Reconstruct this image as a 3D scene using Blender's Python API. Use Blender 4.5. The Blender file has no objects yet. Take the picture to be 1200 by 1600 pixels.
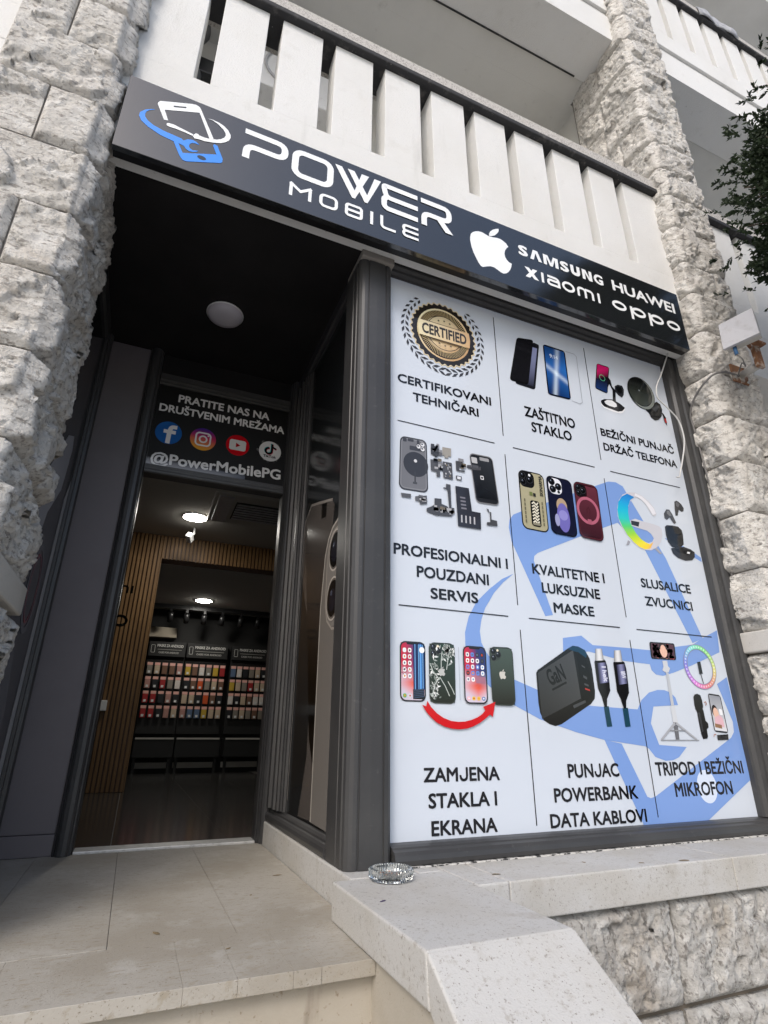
import bpy, bmesh, math, random
import numpy as np
from mathutils import Vector, Matrix
from mathutils.geometry import tessellate_polygon

C = bpy.context.scene.collection
S = bpy.context.scene
R = math.radians

# ------------------------------------------------------------------ camera, sky, sun, exposure
cam = bpy.data.cameras.new('camera')
cam.sensor_fit = 'HORIZONTAL'; cam.sensor_width = 36.0; cam.lens = 25.8286
cam.clip_start = 0.05; cam.clip_end = 2000
cam_o = bpy.data.objects.new('camera', cam); C.objects.link(cam_o)
_m = [[0.920006, -0.391865, 0.005528], [0.150988, 0.341396, -0.927713], [0.361652, 0.854336, 0.373253]]          # rows: right, down, forward
cam_o.matrix_world = Matrix(((_m[0][0], -_m[1][0], -_m[2][0], 0.0), (_m[0][1], -_m[1][1], -_m[2][1], 0.0),
                             (_m[0][2], -_m[1][2], -_m[2][2], 1.52), (0, 0, 0, 1)))
S.camera = cam_o

SUN_ELEV, SUN_AZ = R(41), R(219)     # azimuth clockwise from +Y
W = bpy.data.worlds.new('World'); S.world = W; W.use_nodes = True
wt = W.node_tree; wt.nodes.clear()
wo = wt.nodes.new('ShaderNodeOutputWorld'); wb = wt.nodes.new('ShaderNodeBackground')
sk = wt.nodes.new('ShaderNodeTexSky'); sk.sky_type = 'NISHITA'; sk.sun_disc = False
sk.sun_elevation = SUN_ELEV; sk.sun_rotation = SUN_AZ
sk.air_density = 1.0; sk.dust_density = 2.8; sk.ozone_density = 1.0; sk.altitude = 0
wb.inputs[1].default_value = 0.15
wt.links.new(sk.outputs[0], wb.inputs[0]); wt.links.new(wb.outputs[0], wo.inputs[0])
sl = bpy.data.lights.new('sun', 'SUN'); sl.energy = 0.9; sl.angle = R(20); sl.color = (1.0, 0.98, 0.95)
so = bpy.data.objects.new('sun', sl); C.objects.link(so)
_d = Vector((math.sin(SUN_AZ)*math.cos(SUN_ELEV), math.cos(SUN_AZ)*math.cos(SUN_ELEV), math.sin(SUN_ELEV)))
so.rotation_euler = _d.to_track_quat('Z', 'Y').to_euler(); so.location = (0, -20, 30)
S.view_settings.view_transform = 'Standard'; S.view_settings.look = 'None'
S.view_settings.gamma = 1.0; S.view_settings.use_curve_mapping = False
S.view_settings.exposure = 0.46

# ------------------------------------------------------------------ materials
def lin(c):
    return tuple((x/12.92 if x <= .04045 else ((x+.055)/1.055)**2.4) for x in c)
def hx(s):
    return lin(tuple(int(s[i:i+2], 16)/255 for i in (0, 2, 4)))
def mat(name, col, rough=.6, metal=0, spec=.5, noise=None, bump=None, extra=None):
    """noise: list of (scale, detail, colour, lo, hi) mixed over; bump: list of (scale, detail, distance)"""
    m = bpy.data.materials.new(name); m.use_nodes = True
    nt = m.node_tree; b = nt.nodes['Principled BSDF']
    b.inputs['Roughness'].default_value = rough; b.inputs['Metallic'].default_value = metal
    b.inputs['Specular IOR Level'].default_value = spec
    b.inputs['Base Color'].default_value = (*col, 1)
    tc = nt.nodes.new('ShaderNodeNewGeometry') if (noise or bump) else None
    cur = None
    for i, nz in enumerate(noise or []):
        sc, det, c2, lo, hi = nz[:5]
        n = nt.nodes.new('ShaderNodeTexNoise'); n.inputs['Scale'].default_value = sc
        n.inputs['Detail'].default_value = det; n.inputs['Roughness'].default_value = .6
        if len(nz) > 5:
            mp = nt.nodes.new('ShaderNodeMapping'); mp.inputs['Scale'].default_value = nz[5]
            nt.links.new(tc.outputs['Position'], mp.inputs['Vector']); nt.links.new(mp.outputs[0], n.inputs['Vector'])
        else:
            nt.links.new(tc.outputs['Position'], n.inputs['Vector'])
        r = nt.nodes.new('ShaderNodeMapRange'); r.inputs[1].default_value = lo; r.inputs[2].default_value = hi
        nt.links.new(n.outputs[0], r.inputs[0])
        mx = nt.nodes.new('ShaderNodeMix'); mx.data_type = 'RGBA'
        nt.links.new(r.outputs[0], mx.inputs[0])
        if cur is None: mx.inputs[6].default_value = (*col, 1)
        else: nt.links.new(cur, mx.inputs[6])
        mx.inputs[7].default_value = (*c2, 1); cur = mx.outputs[2]
    if cur is not None: nt.links.new(cur, b.inputs['Base Color'])
    prev = None
    for sc, det, dist in (bump or []):
        n = nt.nodes.new('ShaderNodeTexNoise'); n.inputs['Scale'].default_value = sc; n.inputs['Detail'].default_value = det
        n.inputs['Roughness'].default_value = .65
        nt.links.new(tc.outputs['Position'], n.inputs['Vector'])
        bp = nt.nodes.new('ShaderNodeBump'); bp.inputs['Distance'].default_value = dist; bp.inputs['Strength'].default_value = 1.0
        nt.links.new(n.outputs[0], bp.inputs['Height'])
        if prev: nt.links.new(prev, bp.inputs['Normal'])
        prev = bp.outputs[0]
    if prev: nt.links.new(prev, b.inputs['Normal'])
    return m
M = {}
M['stone'] = mat('rough_limestone', (.675, .65, .605), .92, spec=.15,
    noise=[(2.6, 6, (.58, .55, .505), .46, .68), (13, 8, (.78, .76, .72), .47, .63), (1.7, 7, (.50, .39, .27), .63, .82), (16, 9, (.37, .345, .315), .55, .63, (1.5, 1.5, 3.5)), (55, 9, (.40, .38, .35), .56, .66), (9, 9, (.25, .235, .22), .65, .70, (1, 1, 3))],  # dark speckle layers paint in the fine shading of the rough relief
    bump=[(24, 10, .022), (90, 8, .006)])
M['stone_dark'] = mat('weathered_limestone', (.52, .505, .475), .92, spec=.15,
    noise=[(2.6, 6, (.44, .42, .39), .46, .66), (13, 8, (.64, .63, .60), .47, .62), (1.9, 7, (.36, .28, .19), .60, .80), (15, 9, (.25, .235, .215), .55, .63, (2.5, 1.5, 1.5)), (55, 9, (.28, .265, .245), .56, .66)],
    bump=[(24, 10, .020), (90, 8, .006)])
M['mortar_dark'] = mat('brown_mortar', (.17, .145, .115), .95, spec=.1)
M['mortar'] = mat('mortar', (.30, .28, .25), .95, spec=.1, noise=[(30, 4, (.28, .26, .24), .45, .7)], bump=[(80, 5, .004)])
M['band'] = mat('dressed_stone', (.58, .56, .52), .85, spec=.2, noise=[(5, 6, (.48, .46, .42), .45, .7), (120, 3, (.40, .38, .35), .62, .75)], bump=[(150, 4, .002)])
M['ledge'] = mat('pale_marble', (.515, .51, .495), .7, spec=.3,
    noise=[(2.5, 6, (.45, .43, .39), .42, .68), (9, 6, (.37, .34, .295), .60, .80), (45, 7, (.40, .38, .35), .58, .70), (80, 4, (.27, .25, .225), .61, .71), (210, 2, (.24, .22, .20), .64, .72)],
    bump=[(160, 4, .0016)])
M['porch'] = mat('beige_stone_tile', (.40, .375, .33), .62, spec=.35,
    noise=[(2.2, 7, (.325, .295, .245), .42, .62), (7, 7, (.45, .43, .39), .55, .75), (30, 6, (.32, .285, .225), .54, .68, (1, 2, 1)), (60, 4, (.22, .19, .145), .62, .72, (1, 2.4, 1)), (170, 2, (.20, .175, .135), .64, .72)],
    bump=[(140, 4, .0012)])
M['riser'] = mat('beige_riser_tile', (.43, .395, .335), .75, spec=.3,
    noise=[(4, 5, (.39, .35, .285), .45, .7), (50, 4, (.24, .19, .13), .62, .71), (3.4, 6, (.20, .165, .125), .60, .78, (2.5, 1, .6))], bump=[(120, 4, .0015)])
M['white'] = mat('white_rough_plaster', (.77, .772, .76), .85, spec=.2,
    noise=[(1.3, 5, (.72, .715, .69), .42, .7), (6, 6, (.66, .65, .62), .60, .82), (9, 6, (.60, .595, .57), .62, .84, (1, 1, .12)), (45, 4, (.52, .51, .48), .68, .76)], bump=[(110, 5, .0035)])
M['soffit'] = mat('grey_painted_plaster', (.70, .695, .665), .9, spec=.15, noise=[(1.1, 5, (.62, .615, .585), .42, .68), (7, 5, (.56, .55, .52), .64, .82)], bump=[(70, 4, .002)])
M['beige'] = mat('beige_render', (.50, .44, .35), .9, spec=.15, noise=[(2, 5, (.44, .38, .30), .45, .7)], bump=[(80, 4, .002)])
M['coping'] = mat('terrazzo_coping', (.52, .50, .47), .85, spec=.2, noise=[(90, 3, (.30, .28, .26), .5, .62), (190, 2, (.66, .64, .6), .55, .65)], bump=[(140, 3, .002)])
M['drip'] = mat('dirty_black_edge', (.030, .030, .032), .8, noise=[(12, 5, (.10, .095, .09), .55, .7), (40, 4, (.30, .29, .27), .68, .74)], bump=[(70, 4, .003)])
M['frame'] = mat('charcoal_painted_frame', (.040, .040, .0415), .40, spec=.5, noise=[(3.5, 5, (.054, .054, .054), .42, .68), (40, 4, (.085, .084, .082), .62, .8)], bump=[(200, 3, .0004)])
M['panel'] = mat('aubergine_grey_panel', (.145, .131, .139), .5, spec=.4, noise=[(2.5, 4, (.13, .118, .125), .45, .65)], bump=[(6, 3, .002)])
M['black'] = mat('black_paint', (.012, .011, .0115), .75, spec=.25, noise=[(3, 4, (.017, .016, .016), .4, .7)])
M['gblack'] = mat('glossy_black_sheet', (.014, .016, .018), .12, spec=1.0, noise=[(4, 4, (.013, .014, .015), .4, .7)])
M['gblack'].node_tree.nodes['Principled BSDF'].inputs['IOR'].default_value = 2.0; M['gblack'].node_tree.nodes['Principled BSDF'].inputs['Specular IOR Level'].default_value = .5
M['edge'] = mat('black_sign_return', (.008, .008, .009), .35, spec=.4)
M['sticker'] = mat('matt_black_sticker', (.006, .006, .0065), .5, spec=.25)
M['seal'] = mat('sealant', (.6, .59, .56), .7, noise=[(40, 4, (.05, .05, .05), .5, .56)])
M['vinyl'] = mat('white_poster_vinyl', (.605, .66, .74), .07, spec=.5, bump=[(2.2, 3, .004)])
M['wplastic'] = mat('white_plastic', (.75, .75, .74), .4, noise=[(20, 4, (.62, .61, .59), .55, .75)])
M['greyplastic'] = mat('grey_plastic', (.46, .46, .48), .45, noise=[(30, 4, (.40, .39, .40), .5, .7)])
M['dplastic'] = mat('black_plastic', (.02, .02, .021), .35)
M['chrome'] = mat('bright_metal', (.6, .6, .6), .25, metal=1)
M['galv'] = mat('galvanised_pipe', (.48, .47, .44), .5, metal=.4, noise=[(18, 5, (.30, .16, .07), .62, .72)], bump=[(60, 4, .001)])
M['rust'] = mat('rusty_steel', (.22, .105, .05), .85, noise=[(14, 6, (.15, .065, .03), .42, .62), (9, 5, (.50, .46, .41), .53, .62)], bump=[(60, 5, .002)])
M['bluec'] = mat('blue_connector', (.06, .16, .32), .5)
M['cablew'] = mat('white_cable', (.58, .58, .57), .5)
M['cableg'] = mat('grey_cable', (.16, .155, .15), .6)
M['wood'] = mat('oak_slat', (.21, .118, .048), .5, spec=.35, noise=[(5, 6, (.15, .08, .03), .42, .66, (9, 9, .5)), (3, 3, (.25, .142, .06), .5, .7)])
M['darkwood'] = mat('dark_wood', (.085, .040, .018), .5, noise=[(5, 5, (.06, .028, .013), .4, .7, (1, 9, 9))])
M['inceil'] = mat('interior_ceiling_paint', (.52, .50, .46), .9)
M['ftile'] = mat('dark_floor_tile', (.052, .050, .048), .16, spec=.5, noise=[(2.5, 5, (.042, .040, .038), .4, .7)])
M['grout'] = mat('grout', (.16, .15, .135), .8)
M['inwall'] = mat('dark_interior_wall', (.015, .0145, .014), .7)
M['thresh'] = mat('aluminium_threshold', (.62, .62, .60), .4, metal=.3, noise=[(30, 4, (.45, .45, .43), .5, .7)])
M['asphalt'] = mat('street_paving', (.42, .41, .39), .9, noise=[(1.5, 6, (.35, .34, .32), .4, .7)], bump=[(80, 4, .003)])
M['bark'] = mat('bark', (.10, .075, .05), .9, noise=[(20, 5, (.06, .045, .03), .4, .7)], bump=[(30, 5, .02)])
M['leaf'] = mat('conifer_foliage', (.020, .036, .014), .6, spec=.3, noise=[(3.0, 4, (.032, .055, .020), .45, .65), (11, 3, (.012, .022, .009), .5, .7)])
M['cloth'] = mat('grey_cloth', (.45, .46, .48), .9, noise=[(14, 4, (.33, .34, .37), .5, .6)])
M['ash'] = mat('cigarette_ash', (.30, .29, .28), .95, noise=[(120, 3, (.12, .115, .11), .5, .6)])
M['butt'] = mat('cigarette_paper', (.78, .76, .72), .8)
M['filter'] = mat('cigarette_filter', (.62, .22, .12), .8)
M['litter'] = mat('dry_leaf_scrap', (.20, .15, .085), .9)
M['purple'] = mat('purple_petal', (.06, .04, .10), .8)
M['hose'] = mat('black_hose', (.05, .05, .05), .6)
def emis(name, col, st):
    m = bpy.data.materials.new(name); m.use_nodes = True; b = m.node_tree.nodes['Principled BSDF']
    b.inputs['Base Color'].default_value = (.8, .8, .8, 1)
    b.inputs['Emission Color'].default_value = (*col, 1); b.inputs['Emission Strength'].default_value = st
    return m
M['lamp'] = emis('lit_lamp_diffuser', (1, .96, .88), 60.0)
M['opal'] = mat('opal_lamp_cover', (.50, .48, .52), .4, spec=.4)
def glass(name, rough=0.0, tint=(1, 1, 1)):
    m = bpy.data.materials.new(name); m.use_nodes = True; b = m.node_tree.nodes['Principled BSDF']
    b.inputs['Base Color'].default_value = (*tint, 1); b.inputs['Transmission Weight'].default_value = 1.0
    b.inputs['Roughness'].default_value = rough; b.inputs['IOR'].default_value = 1.5
    return m
M['glass'] = glass('pressed_glass', .03, (.84, .88, .87))
def printmat(name, rough, spec):
    m = bpy.data.materials.new(name); m.use_nodes = True; nt = m.node_tree; b = nt.nodes['Principled BSDF']
    a = nt.nodes.new('ShaderNodeVertexColor'); a.layer_name = 'ink'
    nt.links.new(a.outputs[0], b.inputs['Base Color'])
    b.inputs['Roughness'].default_value = rough; b.inputs['Specular IOR Level'].default_value = spec
    return m
M['print'] = printmat('printed_ink', .07, .5)
M['gprint'] = printmat('glass_print', .08, .6)

# ------------------------------------------------------------------ object helpers
OFF = {}
def woff(o):
    v = Vector((0, 0, 0))
    while o is not None:
        v += o.location; o = o.parent
    return v
def thing(name, label, cat, loc=(0, 0, 0), group=None):
    o = bpy.data.objects.new(name, None); C.objects.link(o); o.location = loc; o.empty_display_size = .1
    o['label'] = label; o['category'] = cat
    if group: o['group'] = group
    return o
def tag(o, label, cat, group=None):
    o['label'] = label; o['category'] = cat
    if group: o['group'] = group
    return o
def struct(o):
    o['kind'] = 'structure'; return o
def link(name, me, parent=None, loc=None):
    o = bpy.data.objects.new(name, me); C.objects.link(o)
    if parent is not None: o.parent = parent
    if loc is not None: o.location = loc
    return o
class MB:
    """collects geometry in world coordinates; build() makes ONE mesh object"""
    def __init__(s): s.v = []; s.f = []; s.sm = []; s.c = []
    def add(s, vs, fs, smooth=False):
        n = len(s.v); s.v += [tuple(p) for p in vs]; s.f += [tuple(i+n for i in f) for f in fs]; s.sm += [smooth]*len(fs); return s
    def box(s, x0, x1, y0, y1, z0, z1):
        vs = [(x, y, z) for x in (x0, x1) for y in (y0, y1) for z in (z0, z1)]
        return s.add(vs, [(0, 1, 3, 2), (4, 6, 7, 5), (0, 4, 5, 1), (2, 3, 7, 6), (0, 2, 6, 4), (1, 5, 7, 3)])
    def rbox(s, x0, x1, y0, y1, z0, z1, r=.004, seg=2):
        bm = bmesh.new(); bmesh.ops.create_cube(bm, size=1)
        for v in bm.verts:
            v.co = Vector(((x0+x1)/2+v.co.x*(x1-x0), (y0+y1)/2+v.co.y*(y1-y0), (z0+z1)/2+v.co.z*(z1-z0)))
        bmesh.ops.bevel(bm, geom=bm.edges[:], offset=min(r, (x1-x0)*.45, (y1-y0)*.45, (z1-z0)*.45), segments=seg, profile=.5, affect='EDGES')
        bm.verts.index_update(); s.add([v.co[:] for v in bm.verts], [[v.index for v in f.verts] for f in bm.faces]); bm.free(); return s
    def prism(s, prof, a0, a1, axis):
        """prof: 2D loop; axis 'x': (y,z), 'y': (x,z), 'z': (x,y)"""
        n = len(prof); vs = []
        for a in (a0, a1):
            for p, q in prof:
                vs.append({'x': (a, p, q), 'y': (p, a, q), 'z': (p, q, a)}[axis])
        fs = [(i, (i+1) % n, n+(i+1) % n, n+i) for i in range(n)]
        tri = tessellate_polygon([[Vector((p, q, 0)) for p, q in prof]])
        fs += [tuple(t) for t in tri] + [tuple(n+i for i in t) for t in tri]
        return s.add(vs, fs)
    def tube(s, pts, r, n=8, smooth=True, caps=True):
        pts = [Vector(p) for p in pts]; vs = []; m = len(pts); up = None
        rr = r if isinstance(r, (list, tuple)) else [r]*m
        for i, p in enumerate(pts):
            d = (pts[min(i+1, m-1)]-pts[max(i-1, 0)]).normalized()
            if up is None:
                up = Vector((0, 0, 1)) if abs(d.z) < .9 else Vector((1, 0, 0))
            a = d.cross(up).normalized(); b = a.cross(d).normalized(); up = b
            for k in range(n):
                t = 2*math.pi*k/n; vs.append(p+(a*math.cos(t)+b*math.sin(t))*rr[i])
        fs = [(i*n+k, i*n+(k+1) % n, (i+1)*n+(k+1) % n, (i+1)*n+k) for i in range(m-1) for k in range(n)]
        if caps: fs += [tuple(range(n))[::-1], tuple((m-1)*n+k for k in range(n))]
        return s.add(vs, fs, smooth)
    def lathe(s, prof, c, n=32, closed=False, smooth=True, axis='z'):
        vs = []; m = len(prof)
        for k in range(n):
            t = 2*math.pi*k/n
            for r, z in prof:
                if axis == 'z': vs.append((c[0]+r*math.cos(t), c[1]+r*math.sin(t), c[2]+z))
                else: vs.append((c[0]+r*math.cos(t), c[1]+z, c[2]+r*math.sin(t)))
        fs = []
        for k in range(n):
            for i in range(m if closed else m-1):
                j = (i+1) % m; k2 = (k+1) % n
                fs.append((k*m+i, k2*m+i, k2*m+j, k*m+j))
        return s.add(vs, fs, smooth)
    def poly(s, pts):
        tri = tessellate_polygon([[Vector(p) for p in pts]]); return s.add(pts, tri)
    def mesh(s, name, m, off=Vector((0, 0, 0)), fixn=True):
        me = bpy.data.meshes.new(name); me.from_pydata([(p[0]-off[0], p[1]-off[1], p[2]-off[2]) for p in s.v], [], s.f)
        me.polygons.foreach_set('use_smooth', s.sm); me.materials.append(m)
        if fixn:
            bm = bmesh.new(); bm.from_mesh(me); bmesh.ops.recalc_face_normals(bm, faces=bm.faces); bm.to_mesh(me); bm.free()
        me.update(); return me
    def build(s, name, m, parent=None, label=None, fixn=True):
        o = link(name, s.mesh(name, m, woff(parent) if parent is not None else Vector((0, 0, 0)), fixn), parent)
        if label: o['label'] = label
        return o
def spline(pts, k=6):
    P = [Vector(p) for p in pts]; P = [P[0]*2-P[1]] + P + [P[-1]*2-P[-2]]; out = []
    for i in range(1, len(P)-2):
        for j in range(k):
            t = j/k; a, b, c, d = P[i-1:i+3]
            out.append(.5*((2*b)+(c-a)*t+(2*a-5*b+4*c-d)*t*t+(3*b-a-3*c+d)*t**3))
    return out+[P[-2]]

# ------------------------------------------------------------------ numpy noise + rock-faced stone
def vnoise(x, y, seed):
    xi = np.floor(x).astype(np.int64); yi = np.floor(y).astype(np.int64); fx = x-xi; fy = y-yi
    fx = fx*fx*(3-2*fx); fy = fy*fy*(3-2*fy)
    def h(a, b):
        n = (a*374761393 + b*668265263 + seed*974634721) & 0x7fffffff
        n = ((n ^ (n >> 13))*1274126177) & 0x7fffffff
        return ((n ^ (n >> 16)) & 0xffff)/65535.0
    return (h(xi, yi)*(1-fx)+h(xi+1, yi)*fx)*(1-fy)+(h(xi, yi+1)*(1-fx)+h(xi+1, yi+1)*fx)*fy-.5
def fbm(x, y, seed, oct=4, g=.5):
    t = 0; a = 1; f = 1
    for i in range(oct):
        t = t+a*vnoise(x*f+i*17.3, y*f-i*9.1, seed+i); a *= g; f *= 2.05
    return t
def cells(u, v, w, h, size, tilt, rng, asp=1.6):
    """broken facets: every point takes the tilted plane of its nearest seed"""
    n = max(4, int(w*h/size**2)); best = np.full(u.shape, 1e9); H = np.zeros(u.shape)
    a = rng.uniform(.3, .9); ca, sa = math.cos(a), math.sin(a)
    for i in range(n):
        cx, cy = rng.uniform(-size, w+size), rng.uniform(-size, h+size); o = rng.uniform(-1, 1)*size*tilt*.55
        gx, gy = rng.gauss(0, tilt*.6), rng.gauss(tilt*.25, tilt*.6)
        dx, dy = u-cx, v-cy; d = (dx*ca+dy*sa)**2+((-dx*sa+dy*ca)*asp)**2
        pl = o+gx*dx+gy*dy; m = d < best; H = np.where(m, pl, H); best = np.minimum(best, d)
    return H
def rockface(w, h, nu, nv, amp, seed):
    """height field of a pitched stone face, zero along its edges"""
    rng = random.Random(seed)
    u, v = np.meshgrid(np.linspace(0, w, nu), np.linspace(0, h, nv), indexing='ij')
    wu = u+.05*fbm(u*7, v*7, seed+50, 4, .6); wv = v+.05*fbm(u*7, v*7, seed+80, 4, .6)
    H = np.full(u.shape, amp*1.0)+amp*.28*fbm(u*3.5+seed, v*4, seed+3, 2)
    for i in range(int(3+w*h*32)):        # big chips struck off by the chisel: slanting planes
        cx, cy = rng.uniform(-.04, w+.04), rng.uniform(-.06, h*.8); an = rng.uniform(0, 6.283)
        sl = rng.uniform(.15, .9); d = (wu-cx)*math.cos(an)+(wv-cy)*math.sin(an); r = np.hypot(wu-cx, wv-cy)
        H = np.minimum(H, amp*rng.uniform(-.1, .75)+sl*d+1.25*r)
    H = H+cells(wu, wv, w, h, .12, .20, rng)+cells(wu, wv, w, h, .042, .20, rng, 2.2)+.006*fbm(u*28, v*44, seed+7, 4, .6)
    rid = np.abs(fbm(u*9+v*4, v*17, seed+21, 4)); H = H-.010*np.exp(-(rid/.03)**2)*(fbm(u*4, v*4, seed+9, 2) > .05)
    H = np.clip(H, .0015, amp*1.5)
    jit = np.clip(1+.9*fbm(u*14, v*14, seed+13, 3), .45, 1.6)
    d = np.minimum.reduce([u, w-u, v, h-v]); cap = 1.6*d*jit
    k = .003; H = np.minimum(H, cap)-k*.5*np.exp(-np.abs(H-cap)/k)
    return u, v, np.where(d <= 1e-6, 0, np.maximum(H, 0))
def grid_faces(nu, nv, base):
    i, j = np.meshgrid(np.arange(nu-1), np.arange(nv-1), indexing='ij')
    a = base+i*nv+j
    return np.stack([a, a+nv, a+nv+1, a+1], -1).reshape(-1, 4).tolist()
def corner_stone(parent, x0, x1, y0, y1, z0, z1, side, amp, samp, seed, res, m, front=True, sidef=True, name='stone', g=.004):
    """front face at y0; side = -1: left face visible at x0, +1: right face visible at x1"""
    mb = MB(); off = woff(parent)
    z0 += g; z1 -= g
    xa, xb = x0+(g if side != -1 else 0), x1-(g if side != 1 else 0)
    def ruf(n, ph): return
    V = []; Fc = []
    def addgrid(P, nu, nv):
        b = len(V); V.extend(P.reshape(-1, 3).tolist()); Fc.extend(grid_faces(nu, nv, b))
        # skirt backwards so the joint reads as a recess
    if front:
        nu = max(6, int((xb-xa)/res)); nv = max(6, int((z1-z0)/res))
        u, v, H = rockface(xb-xa, z1-z0, nu, nv, amp, seed)
        addgrid(np.stack([xa+u, y0-H, z0+v], -1), nu, nv)
    if sidef and side:
        nu = max(6, int((y1-y0)/res)); nv = max(6, int((z1-z0)/res))
        u, v, H = rockface(y1-y0, z1-z0, nu, nv, samp, seed+911)
        X = (x0-H) if side == -1 else (x1+H)
        addgrid(np.stack([X, y0+u, z0+v], -1), nu, nv)
    mb.v = [tuple(p) for p in V]; mb.f = [tuple(f) for f in Fc]; mb.sm = [True]*len(Fc)
    mb.box(xa+.001, xb-.001, y0+.001, y1-.001, z0, z1)
    me = bpy.data.meshes.new(name); me.from_pydata([(p[0]-off[0], p[1]-off[1], p[2]-off[2]) for p in mb.v], [], mb.f)
    me.polygons.foreach_set('use_smooth', mb.sm); me.materials.append(m); me.update()
    bm = bmesh.new(); bm.from_mesh(me)
    fs = [f for f in bm.faces]
    for f in fs:      # outward normals: front grid faces -y, side grid faces +-x
        c = f.calc_center_median(); n = f.normal
        cx, cy = c.x+off[0]-(xa+xb)/2, c.y+off[1]-(y0+y1)/2
        if n.x*cx/(xb-xa)+n.y*cy/(y1-y0) < 0 and f.smooth: f.normal_flip()
    bm.to_mesh(me); bm.free()
    return link(name, me, parent)

# ------------------------------------------------------------------ printed graphics (flat ink on a plane)
class Ink:
    def __init__(s, fn): s.fn = fn; s.v = []; s.f = []; s.c = []; s.L = 1
    def lay(s): s.L += 1; return s
    def tri(s, pts, tris, col):
        n = len(s.v); s.v += [s.fn(p[0], p[1], s.L) for p in pts]
        s.f += [tuple(i+n for i in t) for t in tris]
        s.c += ([col]*len(pts) if not isinstance(col, list) else col)
    def poly(s, pts, col, lay=True):
        if lay: s.L += 1
        col = hx(col) if isinstance(col, str) else col
        s.tri(pts, tessellate_polygon([[Vector((p[0], p[1], 0)) for p in pts]]), col); return s
    def ring(s, outer, inner, col):
        s.L += 1; n = len(outer); col = hx(col) if isinstance(col, str) else col
        s.tri(outer+inner, [(i, (i+1) % n, n+(i+1) % n, n+i) for i in range(n)], col); return s
    def strip(s, a, b, col):
        s.L += 1; n = len(a); col = hx(col) if isinstance(col, str) else col
        s.tri(a+b, [(i, i+1, n+i+1, n+i) for i in range(n-1)], col); return s
    def grad(s, q, nu, nv, fcol):
        """bilinear patch with colour function of local (u,v)"""
        s.L += 1; pts = []; cols = []; fs = []
        for i in range(nu+1):
            for j in range(nv+1):
                pts.append(q(i/nu, j/nv)); cols.append(fcol(i/nu, j/nv))
        for i in range(nu):
            for j in range(nv):
                a = i*(nv+1)+j; fs.append((a, a+nv+1, a+nv+2, a+1))
        s.tri(pts, fs, cols); return s
    def stroke(s, pts, w, col, closed=False, w1=None):
        """mitred band along a polyline"""
        P = [Vector((p[0], p[1])) for p in pts]; n = len(P); a = []; b = []
        for i in range(n):
            if closed: p0, p1, p2 = P[i-1], P[i], P[(i+1) % n]
            else: p0, p1, p2 = P[max(i-1, 0)], P[i], P[min(i+1, n-1)]
            d1 = (p1-p0).normalized() if (p1-p0).length > 1e-9 else (p2-p1).normalized()
            d2 = (p2-p1).normalized() if (p2-p1).length > 1e-9 else d1
            n1 = Vector((-d1.y, d1.x)); n2 = Vector((-d2.y, d2.x)); t = (n1+n2)
            t = t.normalized() if t.length > 1e-6 else n1
            k = 1/max(t.dot(n1), .35); ww = w if w1 is None else w+(w1-w)*i/(n-1)
            a.append(tuple(P[i]+t*k*ww/2)); b.append(tuple(P[i]-t*k*ww/2))
        if closed: return s.ring(a, b, col)
        return s.strip(a, b, col)
    def text(s, txt, p0, p1, cap, col, off=.02, shear=0, fitw=True):
        """baseline from p0 to p1 (cap = cap height); weight grown by slightly shifted layers"""
        vs, fs, x0, x1, ch = glyphs(txt, 0.0)
        e = off*1.25
        sx = math.hypot(p1[0]-p0[0], p1[1]-p0[1])/(x1-x0+2*e) if fitw else cap/ch
        sy = cap/(ch+2*e)
        dx, dz = (p1[0]-p0[0]), (p1[1]-p0[1]); l = math.hypot(dx, dz); dx /= l; dz /= l
        col = hx(col) if isinstance(col, str) else col; s.L += 1
        for ox, oy in ([(0, 0)] if e < .004 else [(0, 0), (1, 0), (-1, 0), (0, 1), (0, -1), (.75, .75), (-.75, .75), (.75, -.75), (-.75, -.75)]):
            pts = []; s.L += .3
            for x, y in vs:
                a = (x-x0+e+ox*e)*sx+shear*y*sy; b = (y+e+oy*e)*sy
                pts.append((p0[0]+a*dx-b*dz, p0[1]+a*dz+b*dx))
            s.tri(pts, fs, col)
        return s
    def build(s, name, m, parent, label=None):
        me = bpy.data.meshes.new(name); off = woff(parent)
        me.from_pydata([(p[0]-off[0], p[1]-off[1], p[2]-off[2]) for p in s.v], [], s.f)
        at = me.color_attributes.new('ink', 'FLOAT_COLOR', 'POINT')
        at.data.foreach_set('color', np.array([(*c, 1.0) for c in s.c], dtype=np.float32).ravel())
        me.materials.append(m); me.update()
        o = link(name, me, parent)
        if label: o['label'] = label
        return o
_gc = {}
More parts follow.
